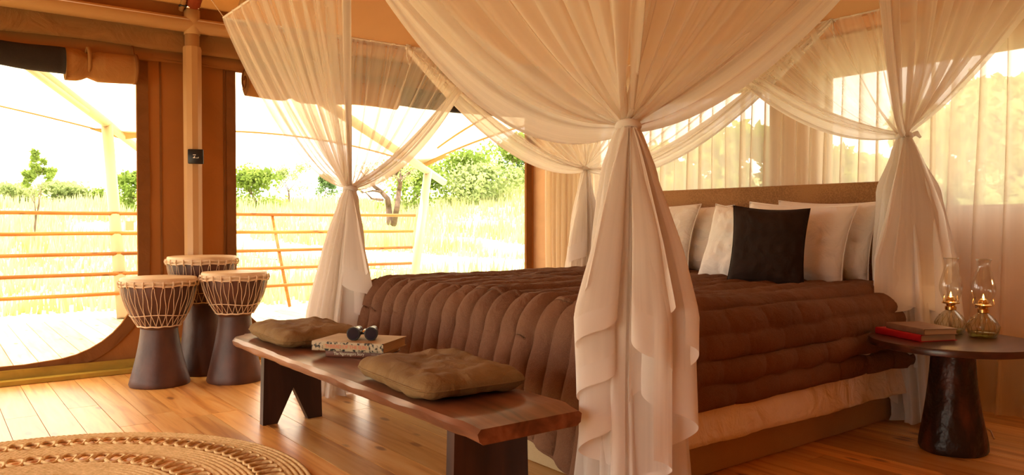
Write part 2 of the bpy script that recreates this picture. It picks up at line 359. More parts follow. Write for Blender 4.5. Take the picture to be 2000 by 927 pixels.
# header flap, loose canvas strip along the top of the wall with a wavy lower edge
def flap(x0, x1, z0, z1, y, wave, seed, name, m, parent):
    def fn(a, b):
        X = lerp(x0, x1, a); return (X, y - .02 - .02 * b + wave * .5 * fn3(X * 2.5, b * 2, seed) * (.3 + b), lerp(z1, z0, b) + wave * .3 * fn3(X * 1.7, seed, 3) * b)
    o = MB().grid(fn, 120, 8).build(name, m, parent); 
    sm = o.modifiers.new('thick', 'SOLIDIFY'); sm.thickness = .004; return o
flap(XF, XH, 2.18, 2.42, YL - .02, .04, 3, 'header_flap', 'canvas_light', wl)
flap(XF, XH, 2.10, 2.2, YL - .008, .03, 9, 'header_flap', 'canvas', wl)
flap(1.26, 1.76, 2.12, 2.19, YL - .005, .02, 5, 'header_flap', 'canvas', wl)
# raised vertical seams in the canvas between the openings
for sx in (1.31, 1.74): MB().box((sx, YL - .006, .2), (sx + .012, YL + .002, 2.15)).build('seam', 'canvas_band', wl, smooth=False)
# mustard skirt and sill board along the bottom
bb = MB()
def skf(a, b):
    X = lerp(XF, XH, a); h = .2 if X > 1.2 else .085
    return (X, YL - .035 + .008 * fn3(X * 5, b, 2), lerp(h, 0, b))
bb.grid(skf, 160, 3); o = bb.build('baseboard_left', 'skirt', None); o['kind'] = 'structure'; o.modifiers.new('t', 'SOLIDIFY').thickness = .006
MB().box((XF, YL - .12, 0), (XH, YL - .045, .03), bev=.006).build('trim_2', 'skirt', None, smooth=30, kind='structure')
# head wall (x = XH) with two screened window openings
wA = [(3.16, 1.09), (4.86, 1.09), (4.86, 1.93), (3.16, 1.93)]; wB = [(.75, 1.09), (2.73, 1.09), (2.73, 1.93), (.75, 1.93)]
to_head = lambda a, b, c: (XH + c, a, b)
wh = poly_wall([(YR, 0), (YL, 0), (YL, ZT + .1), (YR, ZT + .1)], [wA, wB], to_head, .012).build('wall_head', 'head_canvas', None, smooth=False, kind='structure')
for i, wq in enumerate((wA, wB)):
    y0, y1 = wq[0][0], wq[1][0]
    o = MB().grid(lambda a, b: (XH + .008 + .004 * math.sin(a * 9), lerp(y0, y1, a), lerp(1.93, 1.09, b)), 20, 8).build('window_%d' % (i + 1), 'screen', None); o['kind'] = 'structure'
    fm = MB()
    for (a0, a1, b0, b1) in ((y0 - .03, y1 + .03, 1.06, 1.1), (y0 - .03, y1 + .03, 1.92, 1.96), (y0 - .03, y0 + .01, 1.06, 1.96), (y1 - .01, y1 + .03, 1.06, 1.96)): fm.box((XH - .006, a0, b0), (XH + .018, a1, b1))
    fm.build('window_binding', 'head_canvas', o, smooth=False)
MB().box((XH - .03, YR, 0), (XH - .005, YL - .05, .36)).build('baseboard_head', 'skirt', None, smooth=False, kind='structure')
# unseen side and entrance walls added behind the camera; opening sized to control interior light
MB().box((XF, YR - .012, 0), (XH, YR, ZT + .1)).build('wall_right', 'canvas', None, smooth=False, kind='structure')
poly_wall([(YR, 0), (YL, 0), (YL, ZT + .1), (YR, ZT + .1)], [[(.0, .02), (5.4, .02), (5.4, 1.75), (.0, 1.75)]], lambda a, b, c: (XF - c, a, b), .012).build('wall_entrance', 'canvas', None, smooth=False, kind='structure')
# roof: canvas pitched to a ridge along X
rf = MB()
YM = (YL + YR) / 2; ZR = 3.9
def roof(a, b):
    Y = lerp(YR - .15, YL + .15, b); s = 1 - abs(Y - YM) / (YL - YM + .15); X = lerp(XF - .15, XH + .15, a)
    return (X, Y, 2.47 + (ZR - 2.47) * s - .05 * math.sin(PI * a * 3) ** 2 * math.sin(PI * s))
rf.grid(roof, 40, 40); o = rf.build('ceiling', 'roof', None); o['kind'] = 'structure'
for gx in (XF, XH): MB().add([(gx, YR, ZT), (gx, YL, ZT), (gx, YM, ZR + .02)], [(0, 1, 2)]).build('ceiling_gable', 'roof', o, smooth=False)

# ---------------------------------------------------------------- tent frame
fr = thing('tent_frame', 'cream steel tent pole and eave pipe between the two big openings', 'tent frame', (1.5, 5.64, 0))
p = MB().tube([(0, 0, 0), (0, 0, 2.36)], .048, 24); p.build('upright_pole', 'pole', fr)
sl = MB().tube([(-.012, -.01, 2.02), (-.012, -.01, 2.21)], .058, 6); sl.v = sl.v
MB().lathe([(.06, .0), (.0625, 2.2), (.058, 2.215)], (0, 0, 0), 10, wob=.04).build('pole_sleeve', 'pole', fr, smooth=25)
MB().tube([(-4.0, 0, 2.365), (3.05, 0, 2.365)], .052, 20).build('eave_pipe', 'pole', fr)
MB().tube([(0, 0, 2.3), (0, 0, 2.47)], .052, 20).build('pipe_socket', 'pole', fr)
MB().lathe([(.045, 2.465), (.058, 2.475), (.06, 2.5), (.05, 2.51)], (0, 0, 0), 24).build('chrome_collar', 'chrome', fr)
MB().tube([(0, 0, 2.49), (.0, -.55, 2.86)], .05, 16).build('roof_strut', noisy('rust_canvas_sleeve', (.3, .05, .015), (.36, .08, .02), (4, 4, 4)), fr)
MB().tube([(-.07, .0, 2.46), (-.07, -.5, 2.86)], .018, 12).build('thin_strut', 'pole', fr)
MB().lathe([(.024, 0), (.026, .006), (.024, .012)], (-.07, -.03, 2.475), 12).build('cable_tie', 'black', fr)
MB().tube([(.28, -.1, 2.43), (.28, -.62, 2.86)], .022, 12).build('thin_strut', 'pole', fr)
# small black wall plate on the pole
pl = thing('switch_plate', 'small square black plate with a white emblem, fixed to the cream tent pole', 'plate', (1.5, 5.57, 1.455), -.35)
MB().box((-.05, -.02, -.05), (.05, .012, .05), bev=.006).build('plate', 'black', pl, smooth=30)
MB().add([(-.018, -.0215, -.012), (-.002, -.0215, -.012), (-.004, -.0215, .004), (-.012, -.0215, -.004)], [(0, 1, 2, 3)]).box((-.016, -.0225, .008), (.002, -.0205, .013)).box((.002, -.0225, -.012), (.02, -.0205, -.009)).box((.017, -.0225, -.012), (.02, -.0205, -.003)).build('emblem', 'white_print', pl, smooth=False)

# ---------------------------------------------------------------- rolled blinds
def blind(x0, x1, xs, dark_right, label):
    b = thing('rolled_blind', label, 'blind', (0, YL - .1, 0))
    def rr(X, g, tanp):
        base = .078 + .01 * fn3(X * 2, 0, 4) + (.018 if tanp else 0)
        return base + .006 * fn3(X * 5, math.cos(g) * 2, math.sin(g) * 2)
    def seg(a, c, tanp, name, m, pinch=None, flare=0):
        mb = MB(); n = 28; kx = max(6, int((c - a) / .03))
        vs = []; fs = []
        for i in range(kx + 1):
            X = lerp(a, c, i / kx)
            for j in range(n):
                g = 2 * PI * j / n; r = rr(X, g, tanp)
                if pinch is not None: r *= 1 - .28 * math.exp(-((X - pinch) / .035) ** 2)
                if pinch is not None: r += .007 * math.sin(g * 5) * math.exp(-((X - pinch) / .09) ** 2)
                zc = 2.045 - .02 * math.sin(X * 2.1) ** 2
                vs.append((X, r * .8 * math.cos(g), zc + r * math.sin(g) - (.02 if tanp else 0)))
        for i in range(kx):
            for j in range(n): fs.append((i * n + j, i * n + (j + 1) % n, (i + 1) * n + (j + 1) % n, (i + 1) * n + j))
        fs += [tuple(range(n)), tuple(kx * n + j for j in range(n))[::-1]]
        mb.add(vs, fs); return mb.build(name, m, b)
    if dark_right:
        seg(x0, xs, True, 'canvas_roll', 'canvas_light', x0 + .35); seg(xs, x1, False, 'mesh_roll', 'blind')
        sp = MB(); pts = [( x0 - .008, (.012 + .0095 * k * .5) * .8 * math.cos(k * .55), 2.03 + (.012 + .0095 * k * .5) * math.sin(k * .55)) for k in range(17)]
        sp.tube(pts, .005, 6).build('rolled_edge', 'canvas_band', b)
    else:
        seg(x0, xs, False, 'mesh_roll', 'blind'); seg(xs, x1, True, 'canvas_roll', 'canvas_light', xs + .13)
        MB().tube([(x1 - .012, 0, 2.02), (x1 + .004, 0, 2.02)], .1, 24, aspect=1).build('rolled_edge', 'canvas_band', b)
    sx = (xs + .13) if not dark_right else x0 + .35
    MB().tube([(sx, .07 * math.cos(g), 2.04 + .085 * math.sin(g)) for g in [2 * PI * k / 20 for k in range(20)]], .012, 6, closed=True).build('strap', 'canvas_light', b)
    MB().tube([(x1 - .01 if not dark_right else x0 + .01, -.02, 2.1), (x1 - .01 if not dark_right else x0 + .01, .06, 2.2)], .008, 6).build('hanger_loop', 'canvas_band', b)
blind(-1.9, 1.14, .73, False, 'black mesh blind rolled up over the left opening, its end wrapped in tan canvas')
blind(1.87, 4.52, 3.1, True, 'rolled canvas blind above the middle opening behind the bed net')

# ================================================================ RUG
rug = thing('jute_rug', 'round braided jute rug with two rings of open loops on the pine floor', 'rug', (.19, 3.13, 0))
def braid(r, wd=.0115, name='braid'):
    n = max(60, int(2 * PI * r / .011)); n -= n % 2
    mb = MB(); vs = []; fs = []
    m_ = 6
    for i in range(n):
        g = 2 * PI * i / n; sw = .5 + .5 * math.cos(i * PI)
        for j in range(m_):
            a = PI * j / (m_ - 1); rr = wd * (1 + .12 * (1 if (i + j) % 2 else -1))
            vs.append(((r + rr * math.cos(a)) * math.cos(g), (r + rr * math.cos(a)) * math.sin(g), max(0, .002 + (.011 + .003 * sw) * math.sin(a))))
    for i in range(n):
        for j in range(m_ - 1):
            q = (i + 1) % n; fs.append((i * m_ + j, i * m_ + j + 1, q * m_ + j + 1, q * m_ + j))
    mb.add(vs, fs); mb.build(name, 'jute', rug)
rr_ = 1.035
bands = [(1.035, .955), (.835, .71), (.575, .42), (.3, .05)]
for a, b in bands:
    r = a
    while r >= b: braid(r); r -= .0215
def loops(rin, rout, n, lab):
    rm = (rin + rout) / 2; h = (rout - rin) / 2
    for k in range(n):
        g0 = 2 * PI * k / n; wdt = PI * rm / n * .98; pts = []
        for i in range(14):
            a = 2 * PI * i / 14; pts.append((rm + h * math.cos(a), wdt * math.sin(a) + .12 * h * math.cos(a), .012 + .003 * math.sin(3 * a)))
        c, s = math.cos(g0), math.sin(g0)
        pts = [(p[0] * c - p[1] * s, p[0] * s + p[1] * c, p[2]) for p in pts]
        MB().tube(pts, .0075, 5, closed=True).build('loop', 'jute', rug)
loops(.85, .948, 92, 'outer'); loops(.592, .70, 62, 'inner'); loops(.315, .405, 38, 'c')

# ================================================================ DRUMS
def drum(loc, rb, rw, zw, rt, zt, label, seed, rz=0, loops_n=24):
    t = thing('djembe_drum', label, 'drum', (*loc, 0), rz, 'goblet drums beside the tent pole')
    prof = [(rb * .97, 0), (rb, .012)]
    for k in range(1, 13):
        q = k / 12; prof.append((rw + (rb - rw) * (1 - q) ** 1.35 * (1 - .0 * q), .012 + (zw - .012) * q))
    MB().lathe(prof, n=48, wob=.03, seed=seed, capt=False).build('foot', 'drum', t, smooth=40)
    H = zt - zw; bp = [(rw, zw - .004), (rw * 1.06, zw + .01)]
    for k in range(1, 15):
        q = k / 14; bp.append((rw * 1.06 + (rt * .955 - rw * 1.06) * math.sin(q * PI / 2) ** .9, zw + .01 + (H - .03) * q))
    MB().lathe(bp, n=48, wob=.012, seed=seed + 4, capt=False).build('bowl', 'drum', t, smooth=40)
    MB().lathe([(rt * .97, zt - .045), (rt * .985, zt - .012), (rt * .965, zt - .002), (rt * .9, zt), (.001, zt + .002)], n=48, wob=.006, capb=False).build('drum_skin', 'skin', t)
    rg = MB()
    for zz, ro in ((zt - .024, 1.005), (zt - .045, 1.0)): rg.tube([(rt * ro * math.cos(a), rt * ro * math.sin(a), zz + .003 * math.sin(a * 9)) for a in [2 * PI * i / 64 for i in range(64)]], .0055, 6, closed=True)
    rg.build('rim_ring', 'rope', t)
    def rad(z):
        for (r0, z0), (r1, z1) in zip(bp, bp[1:]):
            if z0 <= z <= z1: return lerp(r0, r1, (z - z0) / (z1 - z0))
        return bp[-1][0]
    lr = MB(); zlow = zw + .018
    lr.tube([((rad(zlow) + .006) * math.cos(a), (rad(zlow) + .006) * math.sin(a), zlow + .002 * math.sin(a * 11)) for a in [2 * PI * i / 48 for i in range(48)]], .005, 6, closed=True)
    zm = zw + H * .28
    lr.tube([((rad(zm) + .008) * math.cos(a), (rad(zm) + .008) * math.sin(a), zm + .006 * math.sin(a * 3 + seed)) for a in [2 * PI * i / 48 for i in range(48)]], .0028, 5, closed=True)
    lr.build('waist_ring', 'rope', t)
    n = loops_n
    for k in range(n):
        a0 = 2 * PI * k / n
        for sg in (-1, 1):
            a1 = a0 + sg * PI / n; pts = []
            for i in range(11):
                q = i / 10; z = lerp(zt - .035, zm, q); a = lerp(a0 + sg * .012, a1 - sg * .01, q) + .01 * math.sin(k * 5 + i); pts.append(((rad(min(z, zt - .035)) + .008) * math.cos(a), (rad(min(z, zt - .035)) + .008) * math.sin(a), z))
            for i in range(1, 6):
                q = i / 5; z = lerp(zm, zlow, q); a = lerp(a1, a0, q) + sg * .0; pts.append(((rad(z) + .007) * math.cos(a), (rad(z) + .007) * math.sin(a), z))
            MB().tube(pts, .0018, 4).build('cord', 'rope', t)
        MB().tube([((rt * 1.0 + .004) * math.cos(a0), (rt + .004) * math.sin(a0), zt - .018), ((rt + .009) * math.cos(a0), (rt + .009) * math.sin(a0), zt - .035), (rt * math.cos(a0), rt * math.sin(a0), zt - .056)], .0048, 5).build('cord_knot', 'rope', t)
    return t
drum((1.165, 5.16), .178, .108, .35, .226, .665, 'shortest goblet drum, nearest the left opening, pale skin and rope netting', 1, 0, 26)
drum((1.485, 5.38), .165, .112, .46, .222, .78, 'tallest goblet drum standing behind the other two drums', 5, .3, 26)
drum((1.575, 4.99), .172, .098, .415, .203, .692, 'goblet drum beside the end of the bench, with zigzag rope lacing', 9, .1, 24)

# ================================================================ BENCH
bn = thing('wooden_bench', 'long low dark hardwood bench with rough live edge at the foot of the bed', 'bench', (0, 0, 0))
BH = .425
def bench_top():
    mb = MB(); nu, nv = 60, 10; y0, y1 = 1.80, 4.08
    def edge(Y):
        q = (Y - y0) / (y1 - y0)
        lo = 1.225 + .012 * fn3(Y * 3, 1, 0) + .006 * fn3(Y * 11, 4, 0) + .02 * sst(.0, .06, .06 - q) + .10 * sst(.93, 1.0, q)
        hi = 1.655 + .015 * fn3(Y * 2.6, 7, 0) + .006 * fn3(Y * 9, 5, 2) - .02 * sst(0, .05, .05 - q) - .09 * sst(.93, 1.0, q)
        return lo, hi
    def ring(Y):
        lo, hi = edge(Y); q = (Y - y0) / (y1 - y0); th = .046 + .006 * fn3(Y * 4, 9, 9); pts = []
        e = .012; tz = BH - .012 * sst(.04, 0, q) - .006 * sst(.95, 1, q)
        for s in range(9):
            X = lerp(lo + e, hi - e, s / 8); pts.append((X, Y, tz + .002 * fn3(X * 9, Y * 5, 2)))
        ch = .010 + .006 * fn3(Y * 6, 2, 1)
        pts += [(hi, Y, tz - ch), (hi - .004, Y, tz - th + .01)]
        for s in range(9): pts.append((lerp(hi - .02, lo + .02, s / 8), Y, tz - th))
        pts += [(lo + .006, Y, tz - th + .012), (lo, Y, tz - ch * 1.3)]
        return pts
    rs = [ring(lerp(y0, y1, i / nu)) for i in range(nu + 1)]; n = len(rs[0]); vs = [p for r in rs for p in r]; fs = []
    for i in range(nu):
        for j in range(n): fs.append((i * n + j, (i + 1) * n + j, (i + 1) * n + (j + 1) % n, i * n + (j + 1) % n))
    fs += [tuple(range(n)), tuple(nu * n + j for j in range(n))[::-1]]
    return mb.add(vs, fs)
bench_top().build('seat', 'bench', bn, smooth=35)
for yl in (3.80, 2.08):
    leg = MB(); sp = .012
    prof = [(1.325, 0), (1.40, 0), (1.483, .17), (1.56, 0), (1.635, 0), (1.625, .382), (1.335, .382)]
    vs = [(a, yl - .022 + (.02 if yl > 3 else -.01) * (1 - b / .38) * 0, b) for a, b in prof] + [(a, yl + .022, b) for a, b in prof]; n = len(prof)
    fs = [(0, 1, 2, 6), (2, 5, 6), (2, 3, 4, 5), (n + 6, n + 2, n + 1, n), (n + 6, n + 5, n + 2), (n + 5, n + 4, n + 3, n + 2)] + [(j, j + n, (j + 1) % n + n, (j + 1) % n) for j in range(n)]
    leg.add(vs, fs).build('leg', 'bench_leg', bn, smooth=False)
MB().box((1.465, 2.10, .34), (1.495, 3.78, .38)).build('stretcher', 'bench_leg', bn, smooth=False)

# ================================================================ CUSHIONS
def cushion(name, loc, rz, lx, ly, th, label, cat, m, seed, tilt=0, sag=.25, group=None, pinch=.06, lean=None, n=34, wr=.006, pw=2.6, hp=.5, rc=0):
    t = thing(name, label, cat, loc, rz, group) if False else None
    mb = MB()
    def prof(a, b):
        e = (1 - abs(2 * a - 1) ** pw) * (1 - abs(2 * b - 1) ** pw); return max(0, e) ** hp
    def fnx(sgn):
        def f_(a, b):
            X = (a - .5) * lx; Y = (b - .5) * ly; ca = abs(2 * a - 1); cb = abs(2 * b - 1)
            X *= 1 - pinch * (1 - cb ** 2) * ca; Y *= 1 - pinch * (1 - ca ** 2) * cb
            if rc: k_ = 1 - rc * (ca * cb) ** 5; X *= k_; Y *= k_
            h = prof(a, b) * th / 2 * (1 + .25 * fn3(a * 3 + seed, b * 3, sgn)) + wr * fn3(a * 9 + seed, b * 9, sgn * 2) * prof(a, b)
            return (X, Y, sgn * h)
        return f_
    mb.grid(fnx(1), n, n); o2 = MB().grid(fnx(-1), n, n); o = len(mb.v)
    mb.v += o2.v; mb.f += [tuple(i + o for i in q)[::-1] for q in o2.f]
    for k_, v_ in o2.uvd.items(): mb.uvd[k_ + o] = v_
    ob = mb.build(name, m, None)
    ob['label'] = label; ob['category'] = cat
    if group: ob['group'] = group
    bm = bmesh.new(); bm.from_mesh(ob.data); bmesh.ops.remove_doubles(bm, verts=bm.verts[:], dist=.0004); bm.to_mesh(ob.data); bm.free()
    per = [(-1, -1), (1, -1), (1, 1), (-1, 1)]; pts = []
    for i in range(4):
        for s in range(12):
            q = s / 12; a = lerp(per[i][0], per[(i + 1) % 4][0], q); b = lerp(per[i][1], per[(i + 1) % 4][1], q)
            X = a * lx / 2 * (1 - pinch * (1 - b * b) * abs(a)); Y = b * ly / 2 * (1 - pinch * (1 - a * a) * abs(b)); k_ = 1 - rc * abs(a * b) ** 5; pts.append((X * k_, Y * k_, 0))
    MB().tube(pts, .0035, 5, closed=True).build('piping', m, ob)
    return ob
o = cushion('bench_cushion', (0, 0, 0), 0, .42, .60, .085, 'olive brown flat cushion at the drum end of the bench', 'cushion', 'cushion', 3, n=44, wr=.012, pw=7, hp=.55, rc=.1, pinch=.02)
o.location = (1.485, 3.64, BH + .043); o.rotation_euler = (.0, 0, -.05)
o = cushion('bench_cushion', (0, 0, 0), 0, .42, .60, .085, 'olive brown flat cushion at the near end of the bench, beside the books', 'cushion', 'cushion', 11, n=44, wr=.012, pw=7, hp=.55, rc=.1, pinch=.02)
o.location = (1.46, 2.36, BH + .043); o.rotation_euler = (0, 0, -.06)

# ================================================================ BOOKS + BINOCULARS
def text(s, size, m, parent, loc, rot, name='lettering', sx=1, align='CENTER'):
    cu = bpy.data.curves.new(name, 'FONT'); cu.body = s; cu.size = size; cu.align_x = align; cu.align_y = 'CENTER'; cu.extrude = .0003; cu.offset = size * .012
    tmp = bpy.data.objects.new('tmp', cu); C.objects.link(tmp); dg = bpy.context.evaluated_depsgraph_get(); me = bpy.data.meshes.new_from_object(tmp.evaluated_get(dg)); C.objects.unlink(tmp); bpy.data.objects.remove(tmp)
    me.materials.clear(); me.materials.append(M[m]); o = bpy.data.objects.new(name, me); C.objects.link(o); o.parent = parent; o.location = loc; o.rotation_euler = rot; o.scale = (sx, 1, 1); return o
def book(name, loc, rz, ls, wd, th, cover, spine, label, group=None):
    """spine along local X at y=0; pages extend +Y"""
    t = thing(name, label, 'book', loc, rz, group); c = .0028
    MB().box((0, .0, 0), (ls, wd, c)).build('cover', cover, t, smooth=False)
    MB().box((0, .0, th - c), (ls, wd, th)).build('cover', cover, t, smooth=False)
    sp = MB(); n = 8; vs = []; fs = []
    for i in range(n + 1):
        a = lerp(-PI / 2, PI / 2, i / n); yy = -.004 * math.cos(a); zz = th / 2 + th / 2 * math.sin(a)
        vs += [(0, yy, zz), (ls, yy, zz), (0, yy + .004, th / 2 + (th / 2 - .002) * math.sin(a)), (ls, yy + .004, th / 2 + (th / 2 - .002) * math.sin(a))]
    for i in range(n):
        a = i * 4; b = a + 4; fs += [(a, a + 1, b + 1, b), (a + 2, b + 2, b + 3, a + 3), (a, b, b + 2, a + 2), (a + 1, a + 3, b + 3, b + 1)]
    sp.add(vs, fs).build('spine', spine, t, smooth=50)
    MB().box((.005, .004, c), (ls - .005, wd - .006, th - c)).build('page_block', 'pages', t, smooth=False)
    return t
b1 = book('paperback_book', (1.375, 3.135, BH), math.atan2(-.19, .18), .265, .21, .030, 'book_dark', 'book_brown', 'brown-spined book, bottom of the pair on the bench')
text('The Ngorongoro Story', .0185, 'print_cream', b1, (.105, -.0046, .0155), (PI / 2, 0, 0), sx=.78)
MB().box((.205, -.0046, .0138), (.225, -.0042, .0146)).box((.228, -.0046, .0138), (.248, -.0042, .0146)).build('small_print', 'print_cream', b1, smooth=False)
b2 = book('hardback_book', (1.325, 3.165, BH + .0302), math.atan2(-.264, .197), .335, .235, .040, 'book_tan', 'book_pattern', 'large tan hardback with speckled spine, lying under the binoculars')
MB().box((.055, -.0052, .010), (.27, -.0042, .030)).build('title_panel', 'book_tan', b2, smooth=False)
text('THREAD OF THE SUN', .021, 'print_red', b2, (.163, -.0058, .020), (PI / 2, 0, 0), sx=.95)
bi = thing('binoculars', 'black binoculars standing on the tan hardback book', 'binoculars', (1.50, 3.04, BH + .0305 + .04), math.atan2(.605, -.797) + .0)
for sx in (-.0375, .0375):
    def cyl(pr):
        vs = []; n = 24
        mb = MB()
        for (r, y) in pr:
            for j in range(n):
                g = 2 * PI * j / n; vs.append((sx * (1 - y * 1.2), -y, .0285 + y * .04 + r * math.sin(g))); vs[-1] = (vs[-1][0] + r * math.cos(g), vs[-1][1], vs[-1][2])
        fs = [(i * n + j, i * n + (j + 1) % n, (i + 1) * n + (j + 1) % n, (i + 1) * n + j) for i in range(len(pr) - 1) for j in range(n)]
        fs += [tuple(range(n)), tuple((len(pr) - 1) * n + j for j in range(n))]
        return mb.add(vs, fs)
    br = cyl([(.024, -.004), (.0285, -.004), (.0285, .012), (.026, .014), (.0255, .05), (.02, .075), (.017, .08)]); br = br.build('barrel', 'metal_dark', bi, smooth=30)
    cyl([(.027, -.006), (.029, -.005), (.0292, .010), (.027, .011)]).build('objective_ring', 'black', br, smooth=30)
    cyl([(.0235, -.0075), (.001, -.0078)]).build('lens', 'lens', br)
    cyl([(.017, .078), (.0185, .08), (.0185, .098), (.015, .1)]).build('eyepiece', 'black', br, smooth=30)
MB().box((-.03, -.055, .022), (.03, -.02, .034), bev=.003).build('bridge', 'black', bi, smooth=30)
MB().tube([(0, -.02, .03), (0, -.07, .034)], .008, 12).build('focus_wheel', 'chrome', bi)

# ================================================================ BED
bed = thing('bed', 'wide bed with tan fabric base and woven brown headboard under the white net', 'bed', (3.1, 3.0, 0))
MB().box((-1.08, -1.03, .0), (1.1, 1.03, .30), bev=.012).build('base', 'base', bed, smooth=30)
MB().box((-1.06, -1.02, .30), (1.08, 1.02, .61), bev=.05).build('mattress', 'cotton', bed, smooth=30)
hb = MB().box((1.12, -.96, 0), (1.19, 1.22, 1.23), bev=.012).build('headboard', 'headboard', bed, smooth=30)
# quilt
QX0, QX1, QY0, QY1 = 2.06, 4.04, 1.98, 4.03
RF_ = .13
def drape(px, py, top=.655, flare_x=.24, flare_y=.07):
    """flat cloth coordinate -> hanging position and outward normal"""
    cx = max(QX0 + RF_ * .2, min(QX1, px)); cyy = max(QY0, min(QY1, py)); ox = px - cx; oy = py - cyy; ln = math.hypot(ox, oy)
    if ln < 1e-6: return Vector((px, py, top)), Vector((0, 0, 1))
    dx, dy = ox / ln, oy / ln; r = RF_; q = ln / r
    if q < PI / 2:
        h = r * math.sin(q); z = top - r * (1 - math.cos(q)); nr = Vector((dx * math.sin(q), dy * math.sin(q), math.cos(q)))
    else:
        ex = ln - r * PI / 2; fl_ = (abs(dx) * flare_x + abs(dy) * flare_y); h = r + ex * fl_; z = top - r - ex * math.sqrt(1 - fl_ * fl_); nr = Vector((dx, dy, fl_)).normalized()
        if z < .03: h += (.03 - z) * .8; z = .03
    # settle the shoulder inward so the outer face of the roll stays near the mattress side
    h -= r * .45
    return Vector((cx + dx * h, cyy + dy * h, z)), nr
def quilt_fn(a, b):
    DF, DS = .56, .43
    DF += .13 * sst(.32, .12, b)
    px = lerp(QX0 - DF, QX1 - .02, a); py = lerp(QY0 - DS, QY1 + DS, b)
    P, nr = drape(px, py)
    side = max(0, max(QY0 - py, py - QY1)); foot = max(0, QX0 - px)
    p_ = .118
    wv = .022 * fn3(px * 2.1, py * 1.3, 3) + .012 * fn3(px * 7, py * 4, 8)
    ph = ((QY0 + (py - QY0) * 1.28 if py < QY0 else py) + wv * (.5 if py < QY0 else 1)) / p_; fr_ = ph - math.floor(ph); puff = abs(math.sin(PI * fr_)) ** .55
    amp = .044 * (.8 + .35 * fn3(math.floor(ph) * 3.1, px * 1.8, 5))
    cellx = (px + .05 * fn3(py * 3, px * 2, 2)) / .24 + .37 * math.floor(ph); cq = abs(math.sin(PI * (cellx - math.floor(cellx)))) ** .45
    if side > .06: puff = puff ** .8
    cross = lerp(.93, 1, cq) if side < .1 else lerp(.45, 1, cq)
    disp = amp * puff * cross + .006 * fn3(px * 16, py * 16, 1) * puff + .012 * fn3(px * 3, py * 3, 6)
    if foot > .2: disp += .014 * fn3(py * 5, 3, foot * 2) * (foot - .2) * 3
    if side > .15: disp += .02 * fn3(px * 6, side * 3, 4) * (side - .15) * 3
    P = P + nr * disp
    if side > .3: P.z += .014 * fn3(px * 4, 2, 2)
    return P
q_ = MB().grid(quilt_fn, 250, 270); qo = q_.build('quilt', 'quilt', None)
qo['label'] = 'thick brown channel-quilted bedspread covering the bed and hanging over its foot'; qo['category'] = 'quilt'
qo.modifiers.new('thick', 'SOLIDIFY').thickness = -.012
# hem roll along the foot and near side
hp = [quilt_fn(0, b / 120) for b in range(4, 120)]
MB().tube(hp, .009, 6).build('hem', 'quilt', qo)
hp = [quilt_fn(a / 120, 0) for a in range(0, 120)]
MB().tube(hp, .009, 6).build('hem', 'quilt', qo)
# white sheet below the quilt on the near side and foot
def sheet_fn(a, b):
    X = lerp(2.0, 4.1, a)
    return (X, 1.905 - .035 * b + .016 * fn3(X * 6 + b * 1.2, b * 1.5, 1) + .006 * fn3(X * 22 - b * 3, b, 4), lerp(.5, .165 + .018 * fn3(X * 3, 1, 1), b))
so = MB().grid(sheet_fn, 160, 16).build('bed_sheet', 'cotton', None); so['label'] = 'white cotton sheet edge hanging below the brown quilt on the long side of the bed'; so['category'] = 'sheet'
so.modifiers.new('thick', 'SOLIDIFY').thickness = .004

# ---------------------------------------------------------------- pillows
def pillow(loc, w_, h_, th, yaw, lean, label, m, seed, name='pillow', roll=0, cat='pillow', group='pillows against the headboard'):
    """yaw 0 faces -X (the foot); pillow plane upright, leaning back by `lean`"""
    o = cushion(name, (0, 0, 0), 0, w_, h_, th, label, cat, m, seed, group=group, pinch=.085, wr=.014)
    # local X -> width (world -Y), local Y -> up, local Z -> facing
    base = Matrix(((0, 0, -1, 0), (-1, 0, 0, 0), (0, 1, 0, 0), (0, 0, 0, 1)))
    rot = Matrix.Rotation(yaw, 4, 'Z') @ Matrix.Rotation(lean, 4, 'Y') @ Matrix.Rotation(roll, 4, 'X')
    mt = Matrix.Translation(Vector(loc)) @ rot @ base @ Matrix.Translation((0, h_ / 2, 0)); o.matrix_world = mt
    return o
ZB = .668
pillow((3.98, 3.47, ZB), .80, .46, .17, .02, .26, 'white pillow leaning on the headboard behind the far front pillow', 'cotton', 21)
pillow((3.80, 3.62, ZB), .84, .47, .18, .04, .28, 'white pillow in front at the far side of the bed, half behind the net leg', 'cotton', 22)
pillow((4.00, 2.45, ZB), .62, .47, .17, .04, .24, 'white pillow nearest the side table, standing against the headboard', 'cotton', 23, roll=.03)
pillow((3.82, 2.52, ZB), .66, .46, .18, .06, .28, 'white pillow standing behind the black cushion', 'cotton_cool', 24, roll=.05)
pillow((3.62, 2.76, ZB - .005), .40, .45, .14, .1, .28, 'small bright white square cushion partly behind the black cushion', 'cotton_cool', 25, name='cushion', cat='cushion', group='square cushions on the bed', roll=.10)
pillow((3.50, 2.43, ZB - .005), .39, .43, .15, .48, .2, 'black square cushion standing in front of all the pillows', 'black_cotton', 26, name='cushion', roll=.05, cat='cushion', group='square cushions on the bed')

